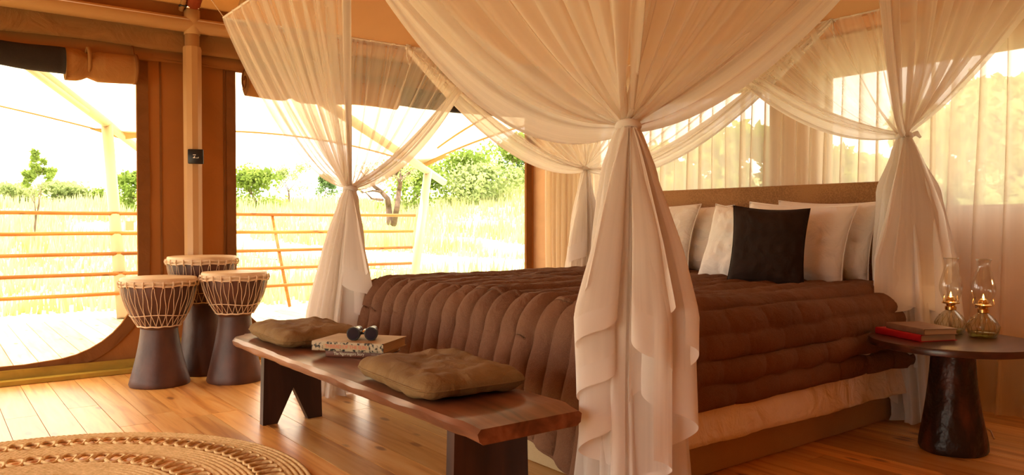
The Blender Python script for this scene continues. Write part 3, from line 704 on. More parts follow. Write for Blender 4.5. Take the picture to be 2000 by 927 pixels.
# ================================================================ SIDE TABLE + LAMPS + BOOKS
TX, TY, TZ = 3.61, 1.54, .487
tb = thing('side_table', 'round dark wooden side table on a flared carved stump', 'table', (TX, TY, 0))
MB().lathe([(.315, TZ - .034), (.34, TZ - .028), (.343, TZ - .012), (.338, TZ), (.001, TZ)], n=64, wob=.012, seed=2).build('table_top', 'table', tb, smooth=40)
st_ = [(.130, 0), (.136, .012), (.134, .04)] + [(.085 + .05 * (1 - q) ** 1.7, .04 + q * (TZ - .074)) for q in [k / 12 for k in range(1, 13)]]
st_[-1] = (.088, TZ - .033)
MB().lathe(st_, n=40, wob=.09, seed=6).build('pedestal', 'trunk', tb, smooth=60)
rb_ = book('red_book', (3.525, 1.845, TZ), math.atan2(-.255, -.105), .275, .19, .030, 'book_red', 'book_red', 'red cloth book, bottom of the two on the side table')
tbk = book('taupe_book', (3.535, 1.80, TZ + .0302), math.atan2(-.255, -.13), .25, .165, .026, 'book_taupe', 'book_taupe', 'dull brown book on top of the red book on the side table')
def lamp(x, y, label, seed):
    t = thing('oil_lamp', label, 'lamp', (x, y, TZ), seed, 'glass oil lamps on the side table')
    orv = MB().lathe([(.05, 0), (.056, .003), (.058, .02), (.066, .045), (.067, .055), (.056, .075), (.035, .098), (.022, .108), (.02, .114)], n=32, capt=False).build('oil_reservoir', 'font', t)
    fac = MB()
    for k in range(16):
        g = 2 * PI * k / 16; fac.tube([(.058 * math.cos(g), .058 * math.sin(g), .014), (.0675 * math.cos(g + .15), .0675 * math.sin(g + .15), .05), (.045 * math.cos(g + .35), .045 * math.sin(g + .35), .088)], .0016, 4)
    fac.build('cut_ridge', 'font', orv)
    MB().lathe([(.048, .004), (.055, .02), (.055, .026), (.001, .026)], n=28).build('oil', 'oil', t)
    bc = MB().lathe([(.021, .108), (.024, .112), (.024, .125), (.018, .128), (.02, .136), (.036, .140), (.037, .146), (.03, .15)], n=28).build('brass_collar', 'brass', t, smooth=30)
    MB().lathe([(.02, .146), (.022, .158), (.016, .170), (.008, .174)], n=20).build('burner', 'brass', t, smooth=30)
    for k in range(4):
        g = PI / 4 + PI / 2 * k; MB().tube([(.035 * math.cos(g), .035 * math.sin(g), .143), (.042 * math.cos(g), .042 * math.sin(g), .15), (.038 * math.cos(g), .038 * math.sin(g), .178)], .0017, 5).build('prong', 'brass', bc)
    MB().tube([(.03, 0, .135), (.045, 0, .128), (.05, .0, .145), (.048, 0, .176)], .0018, 6).build('wick_knob', 'black', bc)
    MB().tube([(0, 0, .03), (.004, .002, .07), (0, 0, .11)], .006, 6).build('wick', 'rope', t)
    MB().lathe([(.031, .147), (.033, .155), (.040, .175), (.048, .20), (.0495, .222), (.044, .25), (.034, .285), (.027, .312), (.026, .33), (.029, .342), (.032, .348)], n=40, capb=False, capt=False).build('glass_chimney', 'glass', t)
    MB().tube([(.032 * math.cos(a), .032 * math.sin(a), .349) for a in [2 * PI * i / 32 for i in range(32)]], .0016, 6, closed=True).build('chimney_rim', 'font', t)
    MB().lathe([(.001, .172), (.004, .175), (.0045, .179), (.0026, .187), (.0005, .195)], n=12).build('flame', 'flame', t)
    l = bpy.data.lights.new('flame_light', 'POINT'); l.energy = .9; l.color = (1, .5, .18); l.shadow_soft_size = .004; lo = bpy.data.objects.new('flame_light', l); C.objects.link(lo); lo.parent = t; lo.location = (0, 0, .188)
lamp(3.80, 1.635, 'lit glass oil lamp farther back, beside the stacked books', .4)
lamp(3.785, 1.49, 'lit glass oil lamp nearer the table edge, its whole glass base showing', 1.1)
cb = MB(); pts = [ray(1910, 830, 3.84), ray(1925, 836, 3.79), ray(1940, 845, 3.7), ray(1947, 860, 3.567)]
for q in pts: q.z = .004
cb.tube(pts, .003, 6); o = cb.build('power_cable', 'rope', None); o['label'] = 'thin pale cable curling on the floor behind the side table'; o['category'] = 'cable'

# ================================================================ CURTAINS
rail = MB().tube([(4.46, .1, 2.14), (4.46, 5.45, 2.14)], .014, 10).build('curtain_rail', 'pole', None); rail['label'] = 'thin cream curtain rail along the head wall above the voile curtains'; rail['category'] = 'rail'
def curtain(y0, y1, label, seed, npl, dense=0.0, amp=.035):
    def fnc(a, b):
        Y = lerp(y0, y1, a); z = lerp(2.13, .012, b); A = amp * (.45 + .55 * sst(0, .5, b))
        ph = npl * 2 * PI * (a + .03 * fn3(a * 4, b * .8, seed)); s_ = math.sin(ph) + .35 * math.sin(2.3 * ph + seed)
        return (4.455 - .02 - .06 * (b > .9) * (b - .9) * 5 + A * s_ * .8, Y + .022 * math.cos(ph) + .03 * fn3(b * 1.5, seed, a * 2) * b, z)
    def dn(a, b):
        ph = npl * 2 * PI * (a + .03 * fn3(a * 4, b * .8, seed)); return dense + .26 * max(0, math.cos(ph + .6)) ** 2 + .22 * max(0, fn3(a * 7, seed, 0)) + .08
    o = MB().grid(fnc, int(npl * 14), 30, dens=dn).build('voile_curtain', 'curtain', None); o['label'] = label; o['category'] = 'curtain'; o['group'] = 'voile curtains on the head wall'
    for k in range(npl):
        MB().tube([(4.46 + .02 * math.cos(g), lerp(y0, y1, (k + .5) / npl), 2.14 + .02 * math.sin(g)) for g in [2 * PI * i / 10 for i in range(10)]], .002, 4, closed=True).build('curtain_ring', 'brass', o)
    return o
curtain(5.34, 4.72, 'tan voile curtain bunched in the far corner beside the middle opening', 1, 9, .4, .045)
curtain(4.74, 3.22, 'sheer cream curtain over the window behind the far half of the headboard', 2, 13)
curtain(3.24, 1.98, 'sheer cream curtain behind the near half of the headboard', 3, 12, .02)
curtain(2.0, .35, 'long sheer cream curtain behind the side table and oil lamps', 4, 13, .05)

# ================================================================ BED NET
net = thing('bed_net', 'white four-corner mosquito net canopy gathered and tied at each bed corner', 'mosquito net', (2.85, 3.0, 0))
def NV(p): return Vector(p) - Vector((2.85, 3.0, 0))
X0, X1, Y0, Y1, HZ = 1.41, 4.29, 1.36, 4.64, 2.2
TIE = {'A': Vector((1.95, 4.10, 1.197)), 'B': Vector((1.90, 1.855, 1.33)), 'C': Vector((4.03, 4.38, 1.41)), 'D': Vector((4.0, 1.955, 1.446))}
def roof_net(a, b):
    X = lerp(X0, X1, a); Y = lerp(Y0, Y1, b); s_ = math.sin(PI * a) * math.sin(PI * b)
    edge = .0
    return NV((X, Y, HZ + .05 * s_ + .012 * fn3(X * 3, Y * 3, 2) * min(1, s_ * 4)))
MB().grid(roof_net, 60, 60).build('net_roof', 'net_roof', net)
ed = [NV(p) for p in ((X0, Y0, HZ), (X1, Y0, HZ), (X1, Y1, HZ), (X0, Y1, HZ))]
for i in range(4):
    a, b = ed[i], ed[(i + 1) % 4]; MB().tube([a.lerp(b, k / 20) + Vector((0, 0, -.004)) for k in range(21)], .006, 6).build('roof_hem', 'net_cloth', net)
MB().box((X1 - 2.85 + .012, -1.6, HZ - .012), (X1 - 2.85 + .034, 1.6, HZ + .012)).build('frame_bar', 'rail', net, smooth=False)
for i, (px, py) in enumerate(((X0, Y0), (X1, Y0), (X1, Y1), (X0, Y1))):
    e_ = (px + (-.25 if px < 2 else .2), py + (-.3 if py < 3 else .35), 2.75 if py > 3 else 2.72)
    MB().tube([NV((px, py, HZ)), NV(e_)], .003, 5).build('hanging_cord', 'rope', net)
def panel(P0, P1, T, seed, folds=9, sag0=.16, sag1=.16, rb=.03, nu=150, nv=44, m='net'):
    """half a side panel: top edge P0->P1 on the canopy edge, gathered to tie T.  sag0 / sag1: droop of the two free edges"""
    P0 = Vector((*P0, HZ)); P1 = Vector((*P1, HZ)); T = Vector(T); along = (P1 - P0).normalized(); nrm = along.cross(Vector((0, 0, 1)))
    # uneven folds
    offs = [R.random() for _ in range(60)]
    def g(a):
        return a + .018 * math.sin(a * 21 + seed) + .012 * math.sin(a * 47 + seed * 2)
    def fnp(a, t):
        s = g(a); s = max(0, min(1, s)); top = P0.lerp(P1, s)
        e = t ** 1.0
        an = 2 * PI * (s * 2.4) + seed; bun = T + Vector((math.cos(an), math.sin(an), 0)) * rb * (.55 + .45 * math.sin(s * 13 + seed)) + Vector((0, 0, .01 * math.sin(s * 7)))
        p = top.lerp(bun, e)
        hd = Vector((top.x - T.x, top.y - T.y)).length
        sg = lerp(sag0, sag1, s) if True else 0
        mid = 4 * t * (1 - t)
        p.z -= sg * hd * mid * (.75 + .5 * t)
        fold = math.sin(2 * PI * folds * s + seed) * .6 + .4 * math.sin(2 * PI * folds * 2.17 * s + seed * 3)
        A = .045 * (t ** .5) * (1 - t) ** .8 * 1.6 + .012 * (1 - t)
        p += nrm * fold * A + along * .6 * A * math.cos(2 * PI * folds * s + seed)
        return NV(p)
    def dn(a, t): return .05 * t + .5 * t ** 5 + (.25 if a < .02 or a > .98 else 0) + (.12 if t < .012 else 0)
    return MB().grid(fnp, nu, nv, dens=dn).build('net_panel', m, net)
def swag(Ps, T, wd, seed, sag=.16, rb=.02, name='front_edge'):
    """the doubled, rolled front edge of a panel: a dense narrow band of cloth"""
    Ps = Vector((*Ps, HZ)); T = Vector(T); hd = Vector((Ps.x - T.x, Ps.y - T.y)).length; d = (T - Ps).normalized(); 
    def fnp(a, t):
        p = Ps.lerp(T, t); p.z -= sag * hd * 4 * t * (1 - t) * (.75 + .5 * t)
        W = wd * (math.sin(PI * min(1, t * 1.0)) ** .7 * .9 + .12)
        up = Vector((0, 0, 1)); side = d.cross(up).normalized()
        q = a * 2 - 1
        p.z += q * W * .5 * (1.0) + .008 * math.sin(a * 17 + seed)
        p += side * (.022 * math.sin(a * 14 + seed + t * 2) * (1 - t * .5))
        return NV(p)
    return MB().grid(fnp, 36, 44, dens=lambda a, t: .12 + .25 * (a < .06)).build(name, 'net_dense', net)
# foot side (x = X0)
panel((X0, Y1), (X0, 3.02), TIE['A'], 1.3, 10, .24, .02)
panel((X0, Y0), (X0, 2.98), TIE['B'], 2.1, 8, .05, .16, m='net_soft')
# far side (y = Y1)
panel((X0, Y1), (3.22, Y1), TIE['A'], 3.2, 11, .24, .10)
panel((X1, Y1), (2.62, Y1), TIE['C'], 4.4, 9, .1, .12)
# near side (y = Y0)
panel((X0, Y0), (2.88, Y0), TIE['B'], 5.7, 8, .05, .08, m='net_soft')
panel((X1, Y0), (2.56, Y0), TIE['D'], 6.1, 8, .1, .08, m='net_soft')
# head side (x = X1)
panel((X1, Y0), (X1, 3.44), TIE['D'], 7.3, 9, .1, .08)
panel((X1, Y1), (X1, 2.52), TIE['C'], 8.8, 9, .1, .13)
swag((X0, 3.0), TIE['A'], .05, 1, .02); swag((X0, 2.98), TIE['B'], .26, 2, .15); swag((3.22, Y1), TIE['A'], .13, 3, .10); swag((2.62, Y1), TIE['C'], .15, 4, .12)
swag((2.88, Y0), TIE['B'], .20, 5, .08); swag((2.56, Y0), TIE['D'], .09, 6, .1); swag((X1, 3.44), TIE['D'], .15, 7, .08); swag((X1, 2.52), TIE['C'], .14, 8, .13)

def leg(T, B, rtop, prof, seed, npl=11, m='net_dense', name='net_leg', flat=(1, 1)):
    """hanging bundle below a tie; prof = [(h 0..1, radius)]"""
    T = Vector(T); B = Vector(B)
    def rad(h):
        for (h0, r0), (h1, r1) in zip(prof, prof[1:]):
            if h <= h1: return lerp(r0, r1, sst(0, 1, (h - h0) / (h1 - h0)) * .5 + .5 * (h - h0) / (h1 - h0))
        return prof[-1][1]
    def fnl(a, b):
        an = 2 * PI * a; c = T.lerp(B, b); r = rad(b)
        pl = 1 + (.20 * math.sin(npl * an + seed + 1.2 * math.sin(b * 3)) + .12 * math.sin(npl * 1.9 * an + seed * 2) ) * min(1, b * 4 + .3)
        if b > .97: pl *= 1 + (b - .97) * 4
        return NV((c.x + r * pl * math.cos(an) * flat[0], c.y + r * pl * math.sin(an) * flat[1], max(.012, c.z)))
    return MB().grid(fnl, 150, 40, dens=lambda a, b: .3 * (1 - b) ** 3 + .05).build(name, m, net)
def tie(T, r=.034, bow=None):
    T = Vector(T)
    MB().tube([NV((T.x + r * math.cos(g), T.y + r * math.sin(g), T.z + .006 * math.sin(2 * g))) for g in [2 * PI * i / 20 for i in range(20)]], .010, 7, closed=True, aspect=1.4).build('tie_band', 'net_cloth', net)
    if bow:
        bow = Vector(bow); MB().tube([NV(T + bow * r), NV(T + bow * (r + .03) + Vector((0, 0, .012))), NV(T + bow * (r + .05) + Vector((0, 0, -.01)))], [.012, .014, .006], 7).build('tie_knot', 'net_cloth', net)
pB = [(0, .032), (.04, .055), (.12, .08), (.33, .112), (.72, .145), (1, .165)]
leg(TIE['B'], (1.93, 1.86, 0), .03, pB, 1); leg(TIE['B'], (1.93, 1.86, 0), .03, [(h, r * .7) for h, r in pB], 4, 8, name='net_leg')
pA = [(0, .03), (.05, .05), (.3, .10), (.6, .135), (1, .13)]
leg(TIE['A'], (1.86, 4.26, 0), .03, pA, 2); leg(TIE['A'], (1.86, 4.26, 0), .03, [(h, r * .7) for h, r in pA], 5, 8)
pD = [(0, .03), (.05, .055), (.2, .12), (.45, .16), (.7, .17), (1, .14)]
leg(TIE['D'], (4.03, 1.87, 0), .03, pD, 3); leg(TIE['D'], (4.03, 1.87, 0), .03, [(h, r * .7) for h, r in pD], 6, 8)
pC = [(0, .028), (.05, .04), (.3, .09), (.6, .13), (1, .15)]
leg(TIE['C'], (4.02, 4.42, 0), .03, pC, 7); leg(TIE['C'], (4.02, 4.42, 0), .03, [(h, r * .7) for h, r in pC], 8, 8)
CR = Vector((.797, -.605, 0))   # across the view of the bed corner
def off(T, a, b): return Vector(T) + CR * a + Vector((-.605, -.797, 0)) * b
def jabot(top, dirv, xi, xo, z0, z1, n, seed, band=.09, layer=.05, phase=0, zt=None, fwd=0):
    """front edge of a panel falling in a stack of swinging folds; each deeper fold hangs lower"""
    top = Vector(top); dv = Vector(dirv).normalized(); vw = Vector((-.605, -.797, 0)); zt = zt or top.z - .015
    def pos(u, z):
        dz_ = max(0, top.z - z); k = .06 + .94 * min(1, dz_ / .62) ** .85
        sn = math.sin(2 * PI * n * u + phase); sn = math.copysign(abs(sn) ** .75, sn)
        x_ = lerp(xi, xo, .5 + .5 * sn) * k * (1 + .12 * fn3(u * 3, z * 2, seed))
        p = Vector((top.x, top.y, 0)) + dv * x_ + vw * (.03 + (fwd - .03) * min(1, dz_ / .4) ** .7 + layer * (1 - u) * k + .018 * k * math.cos(2 * PI * n * u + phase) + .008 * fn3(u * 8, z * 5, seed))
        p.z = z; return NV(p)
    hem = lambda u: lerp(z0, z1, u) + .015 * fn3(u * 5, 2, seed)
    MB().grid(lambda u, q: pos(u, lerp(zt, hem(u) + band, q)), 110, 22, dens=lambda u, q: .18).build('cascade_fold', 'net_dense', net)
    MB().grid(lambda u, q: pos(u, lerp(hem(u) + band, hem(u), q)), 110, 4).build('hem_border', 'net_cloth', net)
jabot(TIE['B'], -CR, .06, .185, .80, .20, 3.5, 1, phase=1.2, band=.07, layer=.07, fwd=.13)
jabot(TIE['B'], CR, -.02, .115, .74, .42, 1.5, 2, phase=1.57, band=.13, layer=.05, fwd=.17)
jabot(TIE['B'], CR, .02, .20, .62, .24, 1.6, 3, phase=.4, band=.15, fwd=.13)
jabot(TIE['B'], CR, -.08, .12, .26, .10, .9, 9, phase=.2, band=.02, fwd=.15)
jabot(TIE['A'], CR, -.03, .155, .74, .50, 1.6, 4, phase=1.4, band=.12, fwd=.08)
jabot(TIE['A'], CR, -.06, .10, .50, .10, 1.8, 5, phase=.2, band=.1, fwd=.05)
jabot(TIE['D'], -CR, .03, .225, .66, .46, 1.5, 6, phase=1.57, band=.10, fwd=.14)
jabot(TIE['D'], CR, -.14, .15, .72, .50, 1.3, 7, phase=1.2, band=.12, fwd=.15)
jabot(TIE['D'], CR, -.12, .14, .46, .10, 1.8, 8, phase=.6, band=.1, fwd=.11)
jabot(TIE['C'], -CR, .0, .15, .84, .62, 1.5, 10, phase=1.4, band=.12, fwd=.1)
tie(TIE['A']); tie(TIE['B'], .036); tie(TIE['C'], .03); tie(TIE['D'], .034, (.797, -.605, 0))
for kx, ky in ((2.62, Y1), (X1, 2.55)):
    MB().tube([NV((kx, ky, HZ)), NV((kx + .03, ky - .03, HZ + .02)), NV((kx + .01, ky - .04, HZ - .01)), NV((kx - .03, ky - .02, HZ + .015)), NV((kx, ky, HZ))], .006, 6).build('tie_knot', 'net_cloth', net)
    MB().tube([NV((kx, ky - .03, HZ)), NV((kx - .02, ky - .045, HZ - .08)), NV((kx + .01, ky - .04, HZ - .15))], .004, 5).build('tie_tail', 'net_cloth', net)

# ================================================================ OUTSIDE
def hgt(x, y):
    """the veld climbs gently away from the deck to a low crest"""
    d = math.hypot(x, y); h = -.32 + 2.25 * sst(9, 44, d) * (.85 + .15 * sst(9, 20, d)) + .12 * fn3(x * .12, y * .12, 1) * sst(12, 25, d)
    return h + 1.1 * sst(24, 40, d) * sst(.55, .8, x / max(1, y)) * sst(3, 12, x)
# terrain in polar rings round the tent
vs = []; fs = []; nr_, na = 60, 90
tm = MB()
def terr(a, b):
    r = 7.2 * (1.047 ** (b * 75)) + b * 3; an = lerp(-.45 * PI, 1.1 * PI, a); x_, y_ = 2 + r * math.cos(an), 2 + r * math.sin(an)
    return (x_, y_, hgt(x_, y_))
tm.grid(terr, 120, 80); tm.build('ground', 'ground', None, kind='structure')
MB().box((-14, -14, -.7), (9, 14, -.44)).build('ground_1', 'ground', None, smooth=False, kind='structure')
PC = [(6.6, 21.5), (8.4, 17.6), (10.7, 12.8), (14, 7.5), (19, 1)]
def pathp(a, b):
    q = a * 4; i = min(3, int(q)); t = q - i; x_ = lerp(PC[i][0], PC[i + 1][0], t) + (b - .5) * 2.6; y_ = lerp(PC[i][1], PC[i + 1][1], t) + (b - .5) * 1.4
    return (x_, y_, hgt(x_, y_) + .02)
pth = MB().grid(pathp, 60, 8).build('path', 'path', None, kind='structure')
# grass
gm = MB(); gv = []; gf = []
for k in range(60000):
    an = R.uniform(.1, .62) * PI; d = 12.5 + 33 * R.random() ** 1.1; x_ = d * math.cos(an); y_ = d * math.sin(an)
    if y_ < 10.5 and x_ < 8: continue
    if any(math.hypot(x_ - pathp(q / 24, .5)[0], y_ - pathp(q / 24, .5)[1]) < 1.25 for q in range(25)): continue
    cl = fn3(x_ * .35, y_ * .35, 7)
    if cl < -.25: continue
    h = R.uniform(.2, .5) * (1 + cl) * (1.1 if d > 20 else .7); g = R.uniform(0, PI); w_ = .02 + .0007 * d; z = hgt(x_, y_) - .02; lx, ly = R.uniform(-.2, .25), R.uniform(-.15, .15)
    o = len(gv); gv += [(x_ - w_ * math.cos(g), y_ - w_ * math.sin(g), z), (x_ + w_ * math.cos(g), y_ + w_ * math.sin(g), z), (x_ + lx * h, y_ + ly * h, z + h)]; gf.append((o, o + 1, o + 2))
gm.add(gv, gf); go = gm.build('grass', 'grass', None, smooth=False, kind='stuff'); go['label'] = 'tall pale grass growing across the veld beyond the deck'; go['category'] = 'grass'

def tree(u, vbase_d, vt, crown_r, label, m, seed, trunk=True, n=1800, leaf=.09, spread=1.0, bare=0, group=None, name='tree', low=.25, cat='tree', th=None):
    r = random.Random(seed); P = ray(u, 435, vbase_d); P.z = hgt(P.x, P.y); height = ray(u, vt, vbase_d).z - P.z
    t = thing(name, label, cat, P, 0, group)
    br = MB(); tips = []
    def grow(p, d, ln, rad, lev):
        pts = [p]; rs = [rad]; q = p.copy(); dd = d.copy()
        for i in range(5):
            dd = (dd + Vector((r.uniform(-1, 1), r.uniform(-1, 1), r.uniform(-.5, .7))) * .22).normalized(); q = q + dd * ln / 5; pts.append(q.copy()); rs.append(rad * (1 - .11 * (i + 1)))
        br.tube(pts, rs, 6 if lev < 2 else 4, caps=False)
        if lev >= 3: tips.append(pts[-1]); tips.append(pts[3]); return
        for k in range(3 if lev < 2 else 2):
            ang = r.uniform(0, 2 * PI); nd = (dd * .75 + Vector((math.cos(ang), math.sin(ang), r.uniform(0, .5))) * .75 * spread).normalized()
            grow(pts[-1 - (k % 2)], nd, ln * r.uniform(.6, .85), rs[-1 - (k % 2)] * .7, lev + 1)
    grow(Vector((0, 0, -.1)), Vector((r.uniform(-.2, .2), r.uniform(-.2, .2), 1)).normalized(), height * .36, th or height * .035, 0)
    mz = max(p.z for p in tips); sc_ = height * .95 / max(.1, mz); br.v = [(a * sc_ * crown_r / height * 1.6, b * sc_ * crown_r / height * 1.6, c * sc_) for a, b, c in br.v]; tips = [Vector((p.x * sc_ * crown_r / height * 1.6, p.y * sc_ * crown_r / height * 1.6, p.z * sc_)) for p in tips]
    br.build('trunk', 'bark', t)
    lv = []; lf = []
    if not bare:
        blobs = [(tp, r.uniform(.16, .30) * crown_r) for tp in tips] + [(Vector((r.gauss(0, .4) * crown_r, r.gauss(0, .4) * crown_r, height * r.uniform(low, .9))), r.uniform(.2, .36) * crown_r * (1.25 if name == 'bush' else 1)) for _ in range(int((22 if name == 'bush' else 10) + crown_r * 4))]
    else: blobs = [(tp, .12 * crown_r) for tp in tips[::2]]
    for k in range(n):
        c_, rad = r.choice(blobs); v_ = Vector((r.gauss(0, 1), r.gauss(0, 1), r.gauss(0, .7))); v_ = v_.normalized() * rad * r.random() ** .4
        p = c_ + v_; a = Vector((r.uniform(-1, 1), r.uniform(-1, 1), r.uniform(-1, 1))).normalized() * leaf * r.uniform(.6, 1.3); b = a.cross(Vector((r.uniform(-1, 1), r.uniform(-1, 1), r.uniform(-1, 1)))).normalized() * leaf * .55
        o = len(lv); lv += [p - a, p + b, p + a, p - b]; lf.append((o, o + 1, o + 2, o + 3))
    MB().add(lv, lf).build('foliage', m, t, smooth=False)
    return t
T_G = 'trees and bushes beyond the deck'
tree(62, 19, 290, 0.8, 'thin young tree with sparse leaves seen through the left opening', 'leaf', 11, n=1000, leaf=.06, spread=.7, bare=1, group=T_G, th=.07)
tree(30, 33, 362, 1.1, 'pale bush behind the thin young tree', 'leaf_pale', 12, n=2200, leaf=.09, group=T_G, name='bush', low=.0, cat='bush')
tree(128, 35, 358, 1.0, 'low pale bush between the thin tree and the leaning deck post', 'leaf_pale', 13, n=2600, leaf=.1, group=T_G, name='bush', low=.0, cat='bush')
tree(178, 36, 372, 0.8, 'small pale bush touching the leaning deck post', 'leaf', 14, n=1800, leaf=.1, group=T_G, name='bush', low=.0, cat='bush')
tree(252, 30, 336, 0.85, 'green bush at the right edge of the left opening', 'leaf', 15, n=2600, leaf=.09, group=T_G, name='bush', low=.0, cat='bush')
tree(502, 33, 328, 1.5, 'leafy green bush seen just right of the middle opening edge', 'leaf', 16, n=2600, leaf=.09, group=T_G, name='bush', low=.0, cat='bush')
tree(562, 36, 318, 1.0, 'grey spindly tree beside the leafy green bush', 'leaf_pale', 17, n=900, leaf=.07, group=T_G)
tree(638, 46, 340, 0.75, 'small round dark green bush on the horizon beside the net', 'leaf_dark', 18, n=1400, leaf=.1, group=T_G, name='bush', low=.0, cat='bush')
ct = thing('tree', 'crooked dark bare tree near the end of the deck railing', 'tree', ray(740, 450, 24), 0, T_G); cto = ct.location.copy()
def limb(pts, r0, r1, name, par):
    P_ = []; k = 0
    for (a_, b_) in pts: P_.append(ray(700 + a_ / 4.21, 200 + b_ / 4.21, 24 + .35 * math.sin(k * 1.7 + a_ * .05)) - cto); k += 1
    Q = [];
    for i in range(len(P_) - 1):
        for q in range(4): Q.append(P_[i].lerp(P_[i + 1], q / 4) + Vector((.02, .02, .02)) * fn3(i * 3, q, a_))
    Q.append(P_[-1]); n_ = len(Q); return MB().tube(Q, [lerp(r0, r1, i / (n_ - 1)) for i in range(n_)], 7).build(name, 'bark', par)
tk = limb([(262, 1000), (250, 860), (240, 790), (190, 735), (130, 690), (90, 645)], .11, .045, 'trunk', ct)
limb([(290, 1000), (318, 860), (335, 720), (350, 640), (400, 590), (478, 545)], .10, .04, 'trunk', ct)
for pp in ([(190, 735), (120, 725), (40, 742)], [(120, 680), (140, 640), (150, 590)], [(345, 660), (310, 610), (240, 595), (190, 540)], [(90, 645), (50, 600), (20, 560)], [(300, 612), (330, 560), (310, 510)], [(350, 640), (345, 570), (375, 520)], [(200, 800), (110, 790), (60, 740)], [(240, 595), (250, 550), (235, 500)], [(40, 742), (10, 720), (-20, 700)]): limb(pp, .045, .015, 'branch', tk)
lv = []; lf = []; rc = random.Random(5)
for k in range(900):
    bx, by = rc.choice([(60, 560), (180, 540), (250, 500), (320, 510), (380, 530), (460, 560), (30, 680), (230, 640), (400, 640), (320, 600)])
    p = ray(700 + (bx + rc.gauss(0, 34)) / 4.21, 200 + (by + rc.gauss(0, 34)) / 4.21, 24 + rc.gauss(0, .5)) - cto
    a_ = Vector((rc.uniform(-1, 1), rc.uniform(-1, 1), rc.uniform(-1, 1))).normalized() * .04; b_ = a_.cross(Vector((rc.uniform(-1, 1), rc.uniform(-1, 1), rc.uniform(-1, 1)))).normalized() * .022
    o = len(lv); lv += [p - a_, p + b_, p + a_, p - b_]; lf.append((o, o + 1, o + 2, o + 3))
MB().add(lv, lf).build('foliage', 'leaf_pale', ct, smooth=False)
tree(800, 33, 320, 1.7, 'bright green bush behind the crooked bare tree', 'leaf', 20, n=2600, leaf=.1, group=T_G, name='bush', low=.0, cat='bush')
tree(905, 35, 298, 2.0, 'broad bright green bush behind the sail post', 'leaf', 21, n=3600, leaf=.11, group=T_G, name='bush', low=.0, cat='bush')
tree(945, 33, 325, 1.9, 'bright green bush on the rise, left of the tall trees', 'leaf_pale', 22, n=2800, leaf=.1, group=T_G, name='bush', low=.0, cat='bush')
tree(985, 38, 262, 1.6, 'tall leafy green tree on the rise near the right edge of the opening', 'leaf', 23, n=3200, leaf=.1, group=T_G, low=.0)
tree(1022, 42, 262, 1.6, 'tallest dark green tree at the right edge of the middle opening', 'leaf_dark', 24, n=3600, leaf=.12, group=T_G, low=.0)
for i, (u, d, h, cr, mm, lb) in enumerate(((1290, 24, 295, 1.7, 'leaf', 'dim green tree seen through the left part of the screened window'), (1450, 26, 262, 1.8, 'leaf', 'taller dim tree seen through the voile above the headboard'), (1560, 27, 290, 1.8, 'leaf', 'bush seen through the curtain beside the window post'), (1850, 20, 205, 2.0, 'leaf_pale', 'green tree seen through the curtain left of the lamps'), (1960, 22, 150, 2.4, 'leaf_pale', 'green tree seen through the curtain above the oil lamps'), (1650, 32, 325, 2.0, 'leaf_pale', 'low bush seen through the screened window beside the tied net'))):
    tree(u, d, h, cr, lb, mm, 40 + i, n=4200, leaf=.2, group='trees behind the head wall windows', low=.0)

# railing: leans outwards
rl = thing('deck_railing', 'leaning deck railing of five pale pine poles on slim posts', 'railing', (0, 9.0, 0))
zs = [1.105, .885, .665, .455, .25]
for i, z in enumerate(zs):
    yy = .55 * z; xe = [5.55, 5.44, 5.36, 5.28, 5.0][i]
    x0 = -4.0
    pts = [(lerp(x0, xe, k / 24), yy - .035 + .004 * fn3(k, i, 1), z + .006 * fn3(k * .7, i * 3, 2)) for k in range(25)]
    MB().tube(pts, [.021 + .003 * fn3(k, i * 5, 3) for k in range(25)], 8).build('rail', 'rail', rl)
MB().tube([(3.49, 0, 0), (3.50, .6, 1.09)], .021, 8).build('post', 'rail', rl)
MB().tube([(-2.6, 0, 0), (-2.6, .6, 1.09)], .021, 8).build('post', 'rail', rl)
sh = thing('shade_sail', 'cream shade sail with pole beams stretched over the deck', 'shade sail', (0, 0, 0))
def spost(b, t_, name='post'):
    MB().tube([b, t_], .062, 14).build(name, 'pole_out', sh)
spost((1.68, 9.02, -.01), (1.74, 10.18, 2.16)); spost((5.13, 9.05, -.4), (5.98, 9.94, 1.76))
MB().tube([(.375, 7.15, 2.47), (1.74, 10.18, 2.17), (2.35, 11.5, 2.02)], .055, 14).build('beam', 'pole_out', sh)
MB().tube([(.375, 7.11, 2.43), (1.42, 9.42, 2.2)], .03, 10).build('beam', 'pole_out', sh)
MB().tube([(2.3, 6.6, 2.40), (6.0, 9.96, 1.76), (6.62, 10.52, 1.65)], .055, 14).build('beam', 'pole_out', sh)
MB().box((1.72, 9.06, .92), (1.80, 9.12, 1.02)).build('socket_box', 'pole_out', sh, smooth=False)
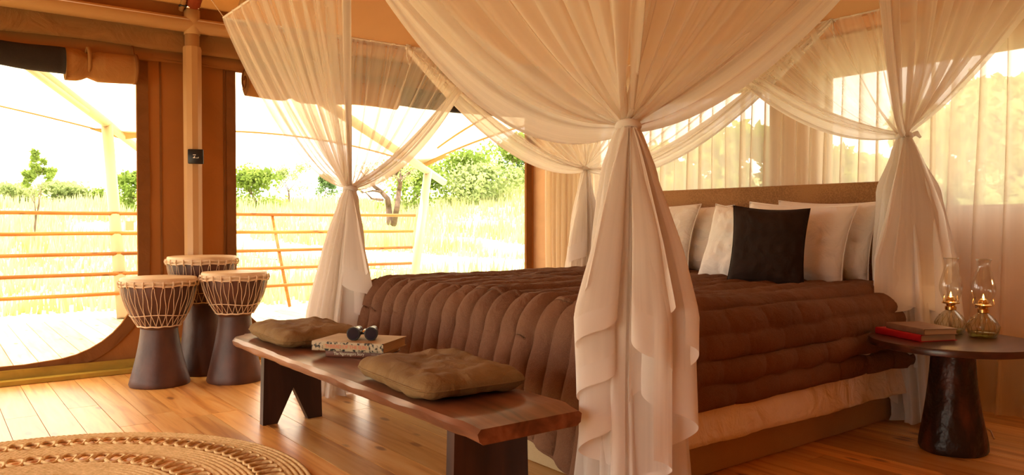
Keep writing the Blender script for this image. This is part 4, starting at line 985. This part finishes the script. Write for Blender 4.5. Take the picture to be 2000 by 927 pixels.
for z in zs: MB().lathe([(.068, z - .02), (.07, z), (.068, z + .02)], (1.68 + .06 * z / 2.16, 9.02 + 1.16 * z / 2.16, 0), 14, capb=False, capt=False).build('clamp', 'rail', sh)
e1 = Vector((2.02, 10.8, 2.10)); e2 = Vector((5.95, 10.1, 1.86)); e3 = Vector((7.4, 6.3, 2.5)); e0 = ray(-420, 130, 9.4)
i0 = Vector((-3.2, 5.95, 2.62)); i1 = Vector((1.2, 5.95, 2.66)); i2 = Vector((3.6, 5.95, 2.66)); i3 = Vector((6.2, 5.95, 2.62))
def sailq(a0, a1, b0, b1, sg_o, sg):
    def fs_(a, b):
        o = a0.lerp(a1, a); inn = b0.lerp(b1, a); c = inn.lerp(o, b); m_ = 4 * a * (1 - a)
        cen = b0.lerp(b1, .5) - a0.lerp(a1, .5); cen.z = 0
        if b > 0: c += cen.normalized() * sg_o * m_ * b * b
        c.z += sg * m_ * math.sin(PI * b * .5) + .0 ; return c
    return fs_
sq = [sailq(e0, e1, i0, i1, .5, .02), sailq(e1, e2, i1, i2, .7, .16), sailq(e2, e3, i2, i3, .75, .1)]
for fq in sq:
    MB().grid(fq, 24, 16).build('sail_cloth', 'sail', sh)
    MB().tube([fq(k / 24, 1) for k in range(25)], .018, 6).build('sail_hem', 'tan_patch', sh)
MB().tube([sq[2](k / 24 * .95, .93 - .9 * (k / 24) ** 1) + Vector((0, 0, -.02)) for k in range(2, 16)], .012, 6).build('sail_seam', 'tan_patch', sh)
for e, d1, d2 in ((e2, Vector((-.34, -.2, .13)), Vector((.16, -.55, .11))), (e1, Vector((-.4, -.25, .03)), Vector((.5, -.25, .03)))):
    MB().add([e + Vector((0, 0, -.05)), e + d1, e + (d1 + d2) / 2 + Vector((0, -.02, .02)), e + d2, e + Vector((0, 0, -.035)), e + d1 + Vector((0, 0, .01)), e + (d1 + d2) / 2 + Vector((0, -.02, .03)), e + d2 + Vector((0, 0, .01))], [(0, 1, 2, 3), (7, 6, 5, 4), (0, 4, 5, 1), (2, 6, 7, 3)]).build('corner_patch', 'tan_patch', sh, smooth=False)
